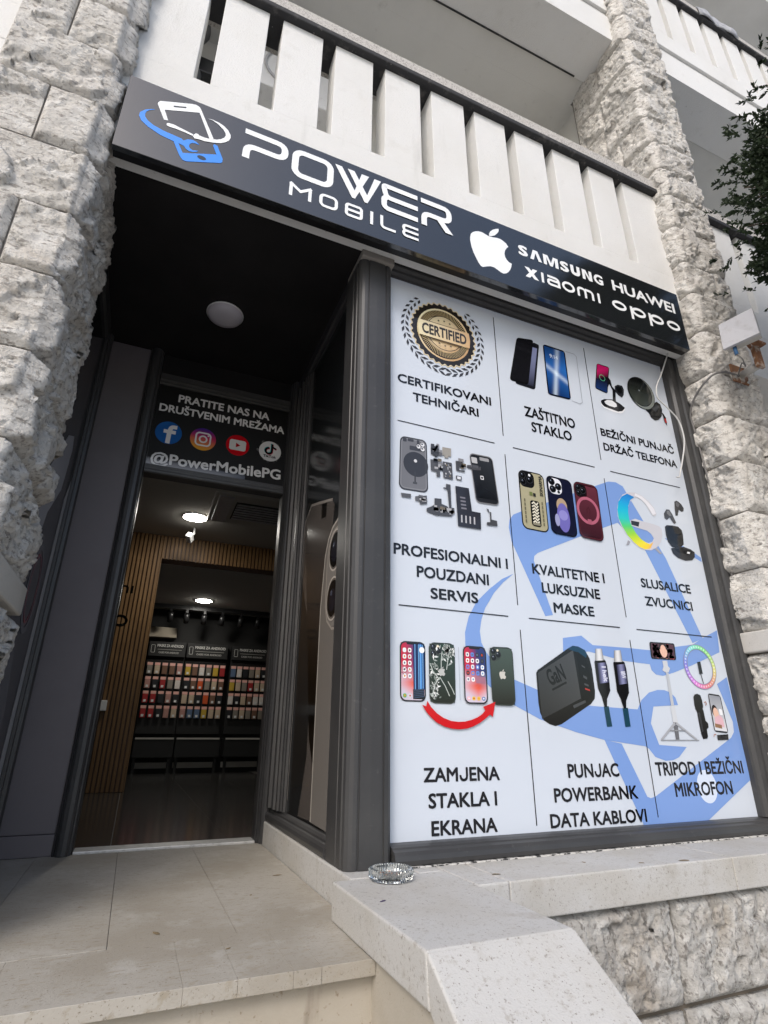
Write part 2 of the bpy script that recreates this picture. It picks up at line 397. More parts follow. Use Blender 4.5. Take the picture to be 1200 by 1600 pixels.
def glyphs(txt, off):
    if (txt, off) in _gc: return _gc[(txt, off)]
    def run(t):
        c = bpy.data.curves.new('t', 'FONT'); c.body = t; c.offset = off; c.resolution_u = 3
        o = bpy.data.objects.new('t', c); C.objects.link(o)
        dg = bpy.context.evaluated_depsgraph_get(); me = bpy.data.meshes.new_from_object(o.evaluated_get(dg))
        vs = [(v.co.x, v.co.y) for v in me.vertices]; fs = [tuple(p.vertices) for p in me.polygons]
        bpy.data.objects.remove(o); bpy.data.curves.remove(c); bpy.data.meshes.remove(me); return vs, fs
    vs, fs = run(txt.replace('J', 'U'))
    for ji in [i for i, ch_ in enumerate(txt) if ch_ == 'J']:      # the face has a dropped J: cut one from the U instead
        xm = max(x for x, y in run(txt[:ji].replace('J', 'U')+'U')[0]); par = list(range(len(vs)))
        def fd(i):
            while par[i] != i: par[i] = par[par[i]]; i = par[i]
            return i
        for f in fs:
            for q in f[1:]: par[fd(q)] = fd(f[0])
        isl = {}
        for i in range(len(vs)): isl.setdefault(fd(i), []).append(i)
        for ids in isl.values():
            xa, xb = min(vs[i][0] for i in ids), max(vs[i][0] for i in ids); yb = max(vs[i][1] for i in ids)
            if abs(xb-xm) < .01 and yb > .5:
                for i in ids:
                    x, y = vs[i]
                    if y > yb*.5 and x < (xa+xb)/2: y = yb*.40
                    vs[i] = (xa+(x-xa)*.82, y)
                cut = (xb-xa)*.18
                for i2 in isl.values():
                    if i2 is not ids and min(vs[i][0] for i in i2) > xb-.02:
                        for i in i2: vs[i] = (vs[i][0]-cut, vs[i][1])
    if ('H', off) not in _gc and txt != 'H': glyphs('H', off)
    ch = max(y for x, y in vs) if txt == 'H' else _gc[('H', off)][4]
    _gc[(txt, off)] = (vs, fs, min(x for x, y in vs), max(x for x, y in vs), ch)
    return _gc[(txt, off)]
def quad(TL, TR, BR, BL):
    """local (u right, v up from bottom) -> plane"""
    def q(u, v):
        return tuple((BL[i]*(1-u)+BR[i]*u)*(1-v)+(TL[i]*(1-u)+TR[i]*u)*v for i in (0, 1))
    q.w = math.dist(BL, BR); q.h = math.dist(BL, TL); return q
def rr(q, u0, v0, u1, v1, r, n=5):
    """rounded rectangle in quad space; r in metres"""
    ru = min(r/q.w, (u1-u0)*.49); rv = min(r/q.h, (v1-v0)*.49); out = []
    for cu, cv, a0 in ((u1-ru, v1-rv, 0), (u0+ru, v1-rv, 90), (u0+ru, v0+rv, 180), (u1-ru, v0+rv, 270)):
        for k in range(n+1):
            a = R(a0+90*k/n); out.append(q(cu+ru*math.cos(a), cv+rv*math.sin(a)))
    return out
def circ(c, r, n=28, rz=None):
    return [(c[0]+r*math.cos(2*math.pi*k/n), c[1]+(rz or r)*math.sin(2*math.pi*k/n)) for k in range(n)]
def arc(c, r, a0, a1, n=20, rz=None):
    return [(c[0]+r*math.cos(R(a0+(a1-a0)*k/n)), c[1]+(rz or r)*math.sin(R(a0+(a1-a0)*k/n))) for k in range(n+1)]
def mixc(a, b, t): return tuple(a[i]*(1-t)+b[i]*t for i in range(3))

# ------------------------------------------------------------------ ground, stairs, porch
o = struct(MB().box(-60, 60, -80, 40, -.2, 0).build('street', M['asphalt']))
st = struct(thing('stairs', 'beige stone steps leading up to the shop door', 'stairs', (0, 0, 0)))
del st['category']
for k in range(1, 5):
    z = .96-.17*k; y = 1.71-.285*k
    MB().rbox(-1.6, .69, y-.02, 1.70, z-.035, z, .004).build('tread', M['porch'], st)
    MB().box(-1.6, .69, y, 1.70, z-.17, z-.036).build('riser', M['riser'], st)
pf = struct(bpy.data.objects.new('porch_floor', None)); C.objects.link(pf)
MB().box(-1.6, .744, 1.715, 3.52, .70, .92).build('riser', M['riser'], pf)
MB().box(-1.6, .742, 1.70, 3.52, .921, .9565).build('mortar_bed', M['grout'], pf)
xs = [-1.1, -.68, -.327, .028, .385, .741]
for i in range(len(xs)-1):
    MB().rbox(xs[i]+.0008, xs[i+1]-.0008, 2.0222, 3.475, .93, .960+random.Random(i).uniform(-.0004, .0006), .001).build('tile', M['porch'], pf)
xs = [-1.1, -.62, -.21, .204, .332, .471, .545, .696]
for i in range(len(xs)-1):
    MB().rbox(xs[i]+.0002, xs[i+1]-.0002, 1.68+random.Random(i+9).uniform(-.001, .001), 2.0213, .9235, .9605, .0012).build('nosing_tile', M['porch'], pf)

# low stone curb beside the door, coping of the stair cheek wall, window ledge
cb = thing('stone_curb', 'low beige stone curb between the porch floor and the side display window', 'curb', (.75, 2.7, .96))
MB().rbox(.745, 1.00, 2.034, 3.47, .9, 1.069, .006).build('curb_stone', M['ledge'], cb)
ck = thing('stair_cheek_wall', 'stair side wall with pale stone cap, flat top then sloping down towards the street', 'wall', (.9, 1.5, 0))
mb = MB(); sl_ = .62
prof = [(2.03, 1.069), (1.353, 1.069), (.20, 1.069-sl_*1.153), (.20, .960-sl_*1.153), (1.335, .962), (2.03, .962)]
def bevel_prism(prof, a0, a1, r, mname, name, parent):
    m_ = MB().prism(prof, a0, a1, 'x'); me = m_.mesh(name, M[mname], woff(parent))
    bm = bmesh.new(); bm.from_mesh(me)
    bmesh.ops.dissolve_limit(bm, angle_limit=.01, verts=bm.verts, edges=bm.edges)
    bmesh.ops.bevel(bm, geom=[e for e in bm.edges if e.calc_face_angle(0) > .3], offset=r, segments=3, profile=.5, affect='EDGES')
    bm.to_mesh(me); bm.free(); return link(name, me, parent)
bevel_prism([(2.028, 1.069), (1.354, 1.069), (1.342, .961), (2.028, .961)], .681, 1.100, .007, 'ledge', 'cap_slab', ck)
bevel_prism([(1.352, 1.0685), (.20, 1.0685-sl_*1.152), (.20, .955-sl_*1.152), (1.340, .961)], .681, 1.100, .006, 'ledge', 'cap_slab', ck)
MB().prism([(2.03, .959), (1.342, .959), (.20, .953-sl_*1.152), (.20, 0), (2.03, 0)], .697, 1.08, 'x').build('wall_body', M['riser'], ck)
lg = thing('window_ledge', 'pale stone ledge of butted slabs under the big poster window', 'ledge', (2.5, 2.0, .95))
bevel_prism([(2.30, 1.0685), (2.036, 1.0685), (2.036, .955), (2.30, .955)], 1.003, 1.10, .004, 'ledge', 'ledge_slab', lg)
xs = [1.102, 1.226, 2.288, 3.35, 4.4, 5.5]
for i in range(len(xs)-1):
    bevel_prism([(2.30, 1.069), (1.811, 1.069), (1.811, .955), (2.30, .955)], xs[i]+.0012, xs[i+1]-.0012, .006, 'ledge', 'ledge_slab', lg)

# rough stone base wall under the ledge
bw = thing('stone_base_wall', 'rough grey stone wall of big blocks under the window ledge', 'wall', (2.5, 1.9, 0))
MB().box(1.081, 5.5, 1.872, 2.2, 0, .954).build('mortar', M['mortar_dark'], bw)
sd = 100
for z0, z1, xs in ((.622, .953, [1.085, 1.962, 2.62, 3.5, 4.3]), (.30, .620, [1.085, 1.957, 2.9, 3.7]), (.0, .298, [1.085, 1.6, 2.4, 3.2])):
    for a, b in zip(xs, xs[1:]):
        sd += 1; corner_stone(bw, a, b, 1.86, 2.0, z0, z1, 0, .030, 0, sd, .0085, M['stone_dark'], g=.007)

# ------------------------------------------------------------------ stone pillars
ZC = [.96, 1.29, 1.62, 1.945, 2.065, 2.41, 2.755, 3.093, 3.41, 3.735, 4.07, 4.405, 4.695, 5.045, 5.37, 5.665, 5.975, 6.28, 6.64, 6.99, 7.34, 7.70, 8.05, 8.40, 8.75]
def pillar(label, x0, x1, side, zmax, seed, fa, sa, splits, res, ydeep, ysplit, zmin=.96):
    t = thing('stone_pillar', label, 'pillar', ((x0+x1)/2, 2.2, 0), 'stone pillars of the shop front')
    MB().box(x0+.009, x1-.009, 1.944, 2.62, 0, zmax).build('mortar', M['mortar'], t)
    for i in range(len(ZC)-1):
        z0, z1 = ZC[i], ZC[i+1]
        if z1 > zmax+.01 or z0 < zmin-.01: continue
        if abs(z0-1.945) < .001:
            MB().rbox(x0-.045, x1+.045, 1.89, 2.60, z0+.003, z1-.003, .008).build('string_course', M['band'], t); continue
        yd = ydeep(z0); sp = splits.get(i)
        ys = ysplit(i)
        sx0, sx1 = (x0, x1)
        if sp:
            if side == 1:
                corner_stone(t, x0, sp, 1.935, 2.3, z0, z1, 0, fa, 0, seed+i*3+1, res, M['stone']); sx0 = sp
            else:
                corner_stone(t, sp, x1, 1.935, 2.3, z0, z1, 0, fa, 0, seed+i*3+1, res, M['stone']); sx1 = sp
        corner_stone(t, sx0, sx1, 1.935, ys if ys else yd, z0, z1, side, fa, sa, seed+i*3, res, M['stone'])
        if ys:
            xe0, xe1 = (x1-.2, x1) if side == 1 else (x0, x0+.2)
            corner_stone(t, xe0, xe1, ys, yd, z0, z1, side, fa, sa, seed+i*3+2, res, M['stone'], front=False)
    return t
pillar('left rough pale stone pillar beside the shop entrance, left of the sign', -.935, -.522, 1, 5.37, 300, .019, .042,
       {9: -.73, 11: -.735, 7: -.70, 5: -.75, 13: -.74}, .0085, lambda z: 2.62, lambda i: {4: 2.33, 6: 2.25, 8: 2.36, 10: 2.28}.get(i))
pillar('right rough pale stone pillar between the poster window and the next balcony', 3.147, 3.592, -1, 8.75, 500, .027, .030,
       {11: 3.42, 5: 3.47}, .0095, lambda z: 2.60 if z > 5.5 else (2.17 if z < 4 else 2.3), lambda i: {18: 2.30, 17: 2.32, 20: 2.28, 16: 2.2}.get(i))

# ------------------------------------------------------------------ apartment building above and beside the shop
bd = thing('apartment_building', 'pale apartment building with white balconies above the dark shop front', 'building', (1.3, 3, 0))
MB().box(-.52, 3.145, 2.03, 2.118, 3.95, 4.352).build('lintel', M['white'], bd)
for nm, xa, xb in (('m', -.515, 3.14), ('r', 3.60, 8.0)):
    MB().box(xa, xb, 2.02, 2.40, 7.425, 7.80).build('slab_band', M['white'], bd)
    MB().box(xa, xb, 2.045, 2.40, 7.802, 7.90).build('slab_groove', M['soffit'], bd)
    MB().box(xa, xb, 3.502, 3.7, 4.36, 7.449).build('back_wall', M['soffit'], bd)
MB().box(-.515, 3.14, 2.20, 3.70, 4.05, 4.34).build('balcony_slab', M['soffit'], bd)
MB().box(-8, 8, 3.702, 12, 3.80, 11.5).build('building_core', M['soffit'], bd)
MB().box(3.60, 8.0, 2.02, 3.70, 3.95, 4.352).build('slab_band', M['white'], bd)
MB().box(-8, -.94, 2.02, 3.70, 3.95, 4.352).build('slab_band', M['white'], bd)
MB().box(-8, -.94, 3.0, 3.70, 4.36, 7.9).build('back_wall', M['soffit'], bd)
MB().box(-8, -.94, 2.05, 2.41, 7.42, 7.9).build('balcony_slab', M['soffit'], bd)
MB().box(-8, 8, 2.627, 3.7, 7.45, 7.88).build('balcony_slab', M['soffit'], bd)
for xa, xb in ((-.515, 3.14), (3.60, 8.0)): MB().box(xa, xb, 2.412, 2.6265, 7.45, 7.88).build('balcony_slab', M['soffit'], bd)
MB().box(3.21, 3.54, 2.622, 3.5, 4.36, 7.449).build('partition_wall', M['soffit'], bd)
MB().box(-.88, -.58, 2.622, 3.5, 4.36, 7.449).build('partition_wall', M['soffit'], bd)
MB().box(3.60, 8.0, 2.45, 2.7, 0, 3.949).build('ground_floor_wall', M['beige'], bd)
MB().box(-8, -.94, 2.45, 2.7, 0, 3.949).build('ground_floor_wall', M['beige'], bd)
MB().box(-8, 8, 3.2, 3.7, 7.91, 11.5).build('upper_wall', M['soffit'], bd)
MB().box(3.6, 8, 2.03, 3.7, 10.98, 11.4).build('balcony_slab', M['soffit'], bd)
# thin drip line under the balcony above
MB().box(-.3, 2.98, 2.385, 2.398, 7.417, 7.4249).build('drip_line', M['drip'], bd)

def parapet(label, x0, x1, dz, first, n, grp='white slatted balcony parapets'):
    t = thing('balcony_parapet', label, 'balcony', ((x0+x1)/2, 2.1, 4.355+dz), grp); w = Vector(t.location)
    z0 = 4.356+dz
    MB().rbox(x0, x1, 2.020, 2.19, z0, 4.6149+dz, .004).build('lower_band', M['white'], t)
    pitch, gap = .3256, .082
    gx = [first+pitch*k for k in range(n)]
    ends = [(x0, gx[0]), (gx[-1]+gap, x1)]
    for a, b in ends:
        MB().rbox(a, b, 2.0215, 2.17, 4.615+dz, 5.43+dz, .003).build('end_panel', M['white'], t)
    bal = MB().rbox(-(pitch-gap)/2, (pitch-gap)/2, 2.0215-w.y, 2.17-w.y, .260, 1.075, .003).mesh('baluster', M['white'])
    for k in range(n-1):
        link('baluster', bal, t, (gx[k]+gap+(pitch-gap)/2-w.x, 0, 0))
    MB().rbox(x0, x1, 1.985, 2.25, 5.476+dz, 5.565+dz, .004).build('coping', M['coping'], t)
    MB().rbox(x0, x1, 1.979, 2.20, 5.431+dz, 5.475+dz, .008).build('drip_edge', M['drip'], t)
    return t
parapet('white balcony parapet with wide flat balusters right above the shop sign', -.515, 3.14, 0, -.212, 10)
parapet('white balcony parapet right of the right stone pillar, half hidden by the tree', 3.598, 7.4, 0, 3.985, 10)
parapet('white balcony parapet highest up at the right, with a grey cloth on its rail', 3.60, 7.4, 3.55, 3.985, 10)
parapet('white balcony parapet left of the left stone pillar, cut off at the frame corner', -4.6, -.94, 0, -4.3, 10)
parapet('white balcony parapet two floors up, only its lower edge in view over the sign', -.515, 3.14, 3.55, -.212, 10)

# ------------------------------------------------------------------ shop front: recess, frames, windows
o = struct(MB().box(-.56, .99, 2.119, 3.52, 3.9505, 4.04).build('porch_ceiling', M['black']))
o = struct(MB().box(.991, 3.146, 2.119, 2.3, 3.9505, 4.04).build('window_soffit', M['black']))
lm = thing('ceiling_lamp', 'round white ceiling lamp, unlit, in the black porch ceiling', 'lamp', (.146, 2.913, 3.95))
MB().lathe([(0, -.046), (.05, -.044), (.085, -.036), (.102, -.022), (.108, -.006)], lm.location, 40).build('diffuser', M['opal'], lm)
MB().lathe([(.108, -.008), (.112, -.006), (.112, 0), (.10, 0)], lm.location, 40).build('rim', M['wplastic'], lm)

dw = thing('display_window', 'big shop window in a charcoal frame right of the door', 'window', (2, 2.2, 1.07))
post = [(.760, 2.345), (.752, 2.335), (.752, 2.222), (.757, 2.219), (.757, 2.213), (.752, 2.21), (.752, 2.168), (.757, 2.164), (.757, 2.157), (.753, 2.153), (.757, 2.138),
        (.768, 2.126), (.782, 2.121), (.797, 2.119), (.799, 2.124), (.805, 2.124), (.807, 2.118), (.85, 2.1165), (.895, 2.118), (.897, 2.124), (.903, 2.124), (.905, 2.118),
        (.922, 2.121), (.934, 2.131), (.940, 2.147), (.942, 2.20), (.942, 2.345)]
MB().prism(post, 1.115, 3.905, 'z').build('corner_post', M['frame'], dw)
# rounded foot of the corner post
pc = Vector((.85, 2.23)); mb = MB(); ring = []
for s_, z in ((.985, 1.071), (.993, 1.085), (.998, 1.10), (1, 1.115)):
    ring.append([(pc.x+(x-pc.x)*s_, pc.y+(y-pc.y)*s_, z) for x, y in post])
n = len(post)
for a, b in zip(ring, ring[1:]):
    mb.add(a+b, [(i, (i+1) % n, n+(i+1) % n, n+i) for i in range(n)])
mb.build('post_foot', M['frame'], dw)
mb = MB().rbox(.755, .945, 2.10, 2.34, 3.906, 3.9495, .006)
mb.build('post_cap', M['mortar'], dw)
prof = [(2.22, 1.0695), (2.112, 1.0695), (2.103, 1.078), (2.100, 1.092), (2.104, 1.108), (2.114, 1.119), (2.130, 1.125), (2.134, 1.130), (2.152, 1.136), (2.176, 1.139), (2.22, 1.139)]
MB().prism(prof, .9425, 3.146, 'x').build('bottom_rail', M['frame'], dw)
prof = [(3.146, 2.25), (3.146, 2.13), (3.135, 2.122), (3.11, 2.12), (3.092, 2.126), (3.086, 2.138), (3.062, 2.138), (3.056, 2.13), (3.03, 2.134), (3.018, 2.15), (3.004, 2.155), (3.001, 2.178), (3.001, 2.25)]
MB().prism(prof, 1.140, 3.949, 'z').build('side_rail', M['frame'], dw)
prof = [(2.25, 3.9495), (2.128, 3.9495), (2.130, 3.940), (2.150, 3.934), (2.152, 3.918), (2.172, 3.912), (2.175, 3.901), (2.25, 3.901)]
MB().prism(prof, .9425, 3.0005, 'x').build('top_rail', M['frame'], dw)
MB().box(.96, 3.14, 2.094, 2.1125, 1.0692, 1.0735).build('sealant_bead', M['seal'], dw)
MB().box(.943, 3.0, 2.186, 2.20, 1.1395, 3.9005).build('glass_pane', M['gblack'], dw)

sw = thing('side_display_window', 'narrow dark side window with a big phone picture, between the door and the corner post', 'window', (.8, 2.8, 1.07))
prof = [(.84, 1.0695), (.757, 1.0695), (.748, 1.080), (.745, 1.094), (.749, 1.108), (.758, 1.117), (.768, 1.120), (.770, 1.128), (.780, 1.137), (.789, 1.142), (.84, 1.142)]
MB().prism(prof, 2.3455, 3.415, 'y').build('bottom_rail', M['frame'], sw)
MB().prism([(.84, 3.85), (.785, 3.85), (.78, 3.87), (.765, 3.88), (.762, 3.9495), (.84, 3.9495)], 2.3455, 3.415, 'y').build('top_rail', M['frame'], sw)
prof = [(.84, 3.12), (.789, 3.12), (.787, 3.135), (.776, 3.142), (.776, 3.165), (.768, 3.172), (.768, 3.2), (.757, 3.207), (.757, 3.232), (.768, 3.238), (.768, 3.262), (.752, 3.27), (.748, 3.29), (.752, 3.31), (.762, 3.318), (.762, 3.35), (.745, 3.358), (.745, 3.39), (.755, 3.398), (.755, 3.4155), (.84, 3.4155)]
MB().prism(prof, 1.1425, 3.8495, 'z').build('side_rail', M['frame'], sw)
MB().box(.791, .80, 2.345, 3.12, 1.1425, 3.8495).build('glass_pane', M['gblack'], sw)

lw = thing('left_display_window', 'dark side window seen edge-on behind the left stone pillar', 'window', (-.55, 3, 1.0))
MB().box(-.545, -.532, 2.64, 3.32, 1.10, 3.85).build('glass_pane', M['gblack'], lw)
prof = [(-.60, 3.32), (-.535, 3.32), (-.530, 3.335), (-.517, 3.342), (-.517, 3.372), (-.523, 3.378), (-.523, 3.395), (-.505, 3.402), (-.498, 3.425), (-.505, 3.445), (-.523, 3.45), (-.523, 3.4685), (-.60, 3.4685)]
MB().prism(prof, .97, 3.9495, 'z').build('side_rail', M['frame'], lw)
MB().box(-.60, -.52, 2.63, 3.319, .962, 1.099).build('bottom_rail', M['frame'], lw)
MB().box(-.60, -.515, 2.63, 3.319, 3.851, 3.9495).build('top_rail', M['frame'], lw)

ew = thing('entrance_panel', 'flat aubergine-grey wall panel with plinth left of the doorway', 'panel', (-.4, 3.5, .96))
MB().rbox(-.60, -.266, 3.470, 3.56, 1.057, 3.9495, .003).build('panel_sheet', M['panel'], ew)
MB().rbox(-.60, -.266, 3.463, 3.56, .9615, 1.055, .003).build('plinth', M['panel'], ew)

df = thing('shop_doorway', 'open shop doorway framed by dark moulded jambs under a printed transom', 'doorway', (.27, 3.5, .96))
prof = [(-.265, 3.58), (-.265, 3.455), (-.258, 3.449), (-.252, 3.455), (-.250, 3.440), (-.240, 3.430), (-.222, 3.426), (-.205, 3.430), (-.195, 3.440), (-.192, 3.455), (-.184, 3.458), (-.182, 3.49), (-.178, 3.494), (-.178, 3.58)]
MB().prism(prof, .9615, 3.9495, 'z').build('jamb', M['frame'], df)
prof = [(.715, 3.58), (.715, 3.494), (.719, 3.49), (.721, 3.47), (.728, 3.458), (.730, 3.440), (.742, 3.428), (.758, 3.4265), (.768, 3.430), (.775, 3.4165), (.84, 3.4165), (.84, 3.58)]
MB().prism(prof, .9615, 3.9495, 'z').build('jamb', M['frame'], df)
MB().prism([(3.56, 3.045), (3.478, 3.045), (3.470, 3.052), (3.470, 3.068), (3.476, 3.074), (3.476, 3.094), (3.486, 3.099), (3.486, 3.112), (3.56, 3.112)], -.1775, .7145, 'x').build('transom_rail', M['frame'], df)
MB().prism([(3.56, 3.715), (3.488, 3.715), (3.486, 3.728), (3.476, 3.732), (3.474, 3.748), (3.462, 3.752), (3.460, 3.785), (3.56, 3.785)], -.1775, .7145, 'x').build('head_rail', M['frame'], df)
MB().box(-.1775, .7145, 3.50, 3.51, 3.1125, 3.7145).build('transom_glass', M['gblack'], df)
MB().box(-.1775, .7145, 3.49, 3.56, 3.7855, 3.9495).build('head_panel', M['black'], df)
MB().rbox(-.177, .714, 3.478, 3.60, .945, .972, .004).build('threshold', M['thresh'], df)

# sign box
sg = thing('shop_sign', 'long glossy black shop sign reading POWER MOBILE over the entrance and window', 'sign', (1.3, 2.0, 3.88))
MB().rbox(-.463, 3.020, 1.955, 1.984, 3.884, 4.355, .0015, 1).build('sign_face', M['gblack'], sg)
MB().box(-.461, 3.018, 1.9845, 2.0185, 3.886, 4.353).build('sign_return', M['edge'], sg)

# ------------------------------------------------------------------ window poster (flat print)
po = thing('window_poster', 'big white poster with nine printed phone service pictures filling the display window', 'poster', (1.97, 2.18, 1.14))
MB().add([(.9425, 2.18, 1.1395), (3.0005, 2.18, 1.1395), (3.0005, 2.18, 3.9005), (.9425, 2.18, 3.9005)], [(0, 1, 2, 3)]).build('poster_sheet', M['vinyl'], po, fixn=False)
fnP = lambda u, v, L: (u, 2.1795-.0001*L, v)
INKK = '15161b'
BLUE = (.20, .335, .68)
# pale blue emblem watermark
k = Ink(fnP)
k.poly([(1.6143,2.5005),(1.6231,2.5439),(1.6499,2.5765),(1.7005,2.6019),(2.2716,2.8626),(2.3449,2.8960),(2.4047,2.9023),(2.4545,2.8850),(2.4877,2.8247),(2.6968,2.4733),(2.8664,2.0235),(2.7780,1.9939),(2.5444,2.4998),(2.3665,2.6414),(2.1814,2.5631),(1.7807,2.3853),(1.7576,2.3659),(1.7514,2.3407),(1.8358,2.0710),(1.7877,2.0607),(1.6898,2.2797),(1.6243,2.4260)], BLUE)
k.poly([(1.8801,1.9612),(1.9978,1.9805),(2.0640,1.9381),(2.2748,1.9383),(2.4513,1.9358),(2.7756,1.9854),(2.8677,2.0278),(2.9965,2.0799),(2.9781,1.9556),(2.7441,1.8743),(2.5893,1.8273),(2.5111,1.8084),(2.4617,1.8127),(2.4362,1.8334),(2.4306,1.8628),(2.2608,1.8709),(2.0339,1.9049),(1.8729,1.8895)], BLUE)
k.poly([(2.7182,2.5987),(2.7489,2.5983),(2.9052,2.5555),(2.9942,2.5139),(2.9944,2.4851),(2.8959,2.5222)], BLUE)
k.poly([(1.6201,2.2572),(1.5479,2.2220),(1.4701,2.1631),(1.3943,2.0942),(1.3483,2.0208),(1.3252,1.9490),(1.3240,1.8806),(1.3492,1.8148),(1.4359,1.7195),(1.5517,1.6467),(1.6985,1.5843),(1.8951,1.5315),(2.0572,1.4988),(2.3087,1.4704),(2.3311,1.4589),(2.3642,1.4221),(2.4275,1.4044),(2.4798,1.4072),(2.5213,1.4196),(2.5871,1.4661),(2.4027,1.4760),(2.3703,1.5757),(2.4062,1.6546),(2.5799,1.6660),(2.5713,1.7022),(2.5412,1.7266),(2.5023,1.7367),(2.4539,1.7364),(2.3924,1.7219),(2.3317,1.6833),(2.2964,1.6390),(1.9598,1.6506),(1.6996,1.7118),(1.5691,1.7544),(1.4840,1.8103),(1.4334,1.8643),(1.4093,1.9087),(1.4047,1.9605),(1.4167,2.0145),(1.4418,2.0706),(1.4979,2.1497),(1.5539,2.2060)], BLUE)
k.poly([(2.0574,1.5000),(2.1612,1.4820),(2.2632,1.2713),(2.2718,1.2528),(2.2927,1.2457),(2.3269,1.2532),(2.9241,1.5100),(2.9550,1.5379),(2.9642,1.5890),(2.9031,1.7817),(2.9925,1.8217),(3.0016,1.3636),(3.0011,1.3068),(2.6386,1.1358),(2.2246,1.1371)], BLUE)
k.poly(circ([(2.6784,1.2853)][0], .068, 28, .075), lin((.83, .875, .945)))
k.build('watermark_emblem', M['print'], po, 'pale blue emblem watermark behind the pictures')
# thin separators
k = Ink(fnP); k.L = 10
for a in ([(1.6297,3.8519),(1.6280,3.0367),(1.6289,2.9226),(1.6280,2.1008),(1.6299,1.9829),(1.6286,1.1647),(2.3176,3.8429),(2.3148,3.0299),(2.3163,2.9108),(2.3168,2.0987),(2.3171,1.9802),(2.3187,1.1656),(0.9931,2.9802),(1.5673,2.9775),(1.6849,2.9759),(2.2567,2.9718),(2.3732,2.9677),(2.9414,2.9659),(0.9941,2.0451),(1.5671,2.0418),(1.6865,2.0423),(2.2609,2.0406),(2.3757,2.0394),(2.9383,2.0376)],):
    for i in range(0, len(a), 2): k.stroke([a[i], a[i+1]], .0048, INKK)
k.build('separator_lines', M['print'], po)
# headings
def heads(rows):
    k = Ink(fnP); k.L = 12
    for t, (a, b, c) in rows: 
        z = (a[1]+b[1])/2; k.text(t, (a[0], z), (b[0], z), (c[1]-a[1]) if abs(c[1]-a[1]) > .02 else .09, INKK, .021)
    return k
for rows in (
  [('CERTIFIKOVANI', [(0.9940,3.2109),(1.5657,3.2144),(0.9924,3.2641)]), ('TEHNIČARI', [(1.0809,3.1191),(1.4782,3.1175),(1.0798,3.1716)])],
  [('ZAŠTITNO', [(1.7893,3.1964),(2.1535,3.2093),(1.7966,3.2641)]), ('STAKLO', [(1.8277,3.1073),(2.1151,3.1143),(1.8351,3.1718)])],
  [('BEŽIČNI PUNJAČ', [(2.3490,3.2044),(2.9571,3.2047),(2.3562,3.2573)]), ('DRŽAČ TELEFONA', [(2.3527,3.1079),(2.9580,3.1014),(2.3599,3.1605)])],
  [('PROFESIONALNI I', [(0.9703,2.2770),(1.5890,2.2765),(0.9688,2.3303)]), ('POUZDANI', [(1.0856,2.1798),(1.4716,2.1823),(1.0866,2.2339)]), ('SERVIS', [(1.1532,2.0870),(1.4062,2.0892),(1.1546,2.1377)])],
  [('KVALITETNE I', [(1.7352,2.2683),(2.2049,2.2724),(1.7394,2.3223)]), ('LUKSUZNE', [(1.7831,2.1781),(2.1571,2.1786),(1.7897,2.2313)]), ('MASKE', [(1.8435,2.0812),(2.1023,2.0860),(1.8501,2.1326)])],
  [('SLUSALICE', [(2.4659,2.2804),(2.8472,2.2739),(2.4752,2.3323)]), ('ZVUCNICI', [(2.4746,2.1786),(2.8341,2.1738),(2.4850,2.2303)])],
  [('ZAMJENA', [(1.1002,1.3410),(1.4606,1.3409),(1.1015,1.3937)]), ('STAKLA I', [(1.1199,1.2470),(1.4400,1.2472),(1.1214,1.3005)]), ('EKRANA', [(1.1301,1.1520),(1.4335,1.1519),(1.1317,1.2040)])],
  [('PUNJAC', [(1.8220,1.3404),(2.1203,1.3421),(1.8269,1.3975)]), ('POWERBANK', [(1.7335,1.2472),(2.2157,1.2461),(1.7394,1.3031)]), ('DATA KABLOVI', [(1.7003,1.1517),(2.2494,1.1491),(1.7057,1.2055)])],
  [('TRIPOD I BEŽIČNI', [(2.3513,1.3374),(2.9644,1.3412),(2.3625,1.3975)]), ('MIKROFON', [(2.4547,1.2464),(2.8552,1.2457),(2.4664,1.3070)])]):
    for row in rows: heads([row]).build('lettering', M['print'], po, 'black lettering '+row[0])

# --- 1 gold CERTIFIED seal in a laurel wreath
k = Ink(fnP); k.L = 12; c = (1.281, 3.607)
def scal(c, r, amp, n, m=240): return [(c[0]+(r+amp*math.cos(n*2*math.pi*i/m))*math.cos(2*math.pi*i/m), c[1]+(r+amp*math.cos(n*2*math.pi*i/m))*1.03*math.sin(2*math.pi*i/m)) for i in range(m)]
k.poly(scal(c, .207, .006, 34), 'd9c9a8'); k.poly(scal(c, .199, .006, 34), '2a2622')
gold = lambda t: mixc(hx('ece2bc'), hx('cfa878'), t)
def disc(r, f=gold):
    n = 40; k.L += 1; pts = [c]+circ(c, r, n, r*1.04); k.tri(pts, [(0, 1+i, 1+(i+1) % n) for i in range(n)], [f(.5+.5*((p[0]-c[0])-(p[1]-c[1]))/r/1.4) for p in pts])
disc(.168); k.ring(circ(c, .157, 60, .163), circ(c, .118, 60, .123), '3b332a')
for i in range(90):
    a = 2*math.pi*i/90; k.stroke([(c[0]+r_*math.cos(a+o_), c[1]+r_*1.04*math.sin(a+o_)) for r_, o_ in ((.120, 0), (.155, .05))], .0028, 'cdb684')
k.ring(circ(c, .113, 48, .118), circ(c, .108, 48, .113), '4a3f30')
bandp = [(c[0]+x, c[1]+z) for x, z in ((-.160, -.052), (.160, -.052), (.166, 0), (.160, .052), (-.160, .052), (-.166, 0))]
k.L += 1; k.tri(bandp, tessellate_polygon([[Vector((p[0], p[1], 0)) for p in bandp]]), [gold(.5+.45*(p[0]-c[0])/.166) for p in bandp])
for s_ in (-.055, .055): k.stroke([(c[0]-.112, c[1]+s_), (c[0]+.112, c[1]+s_)], .004, '4a3f30')
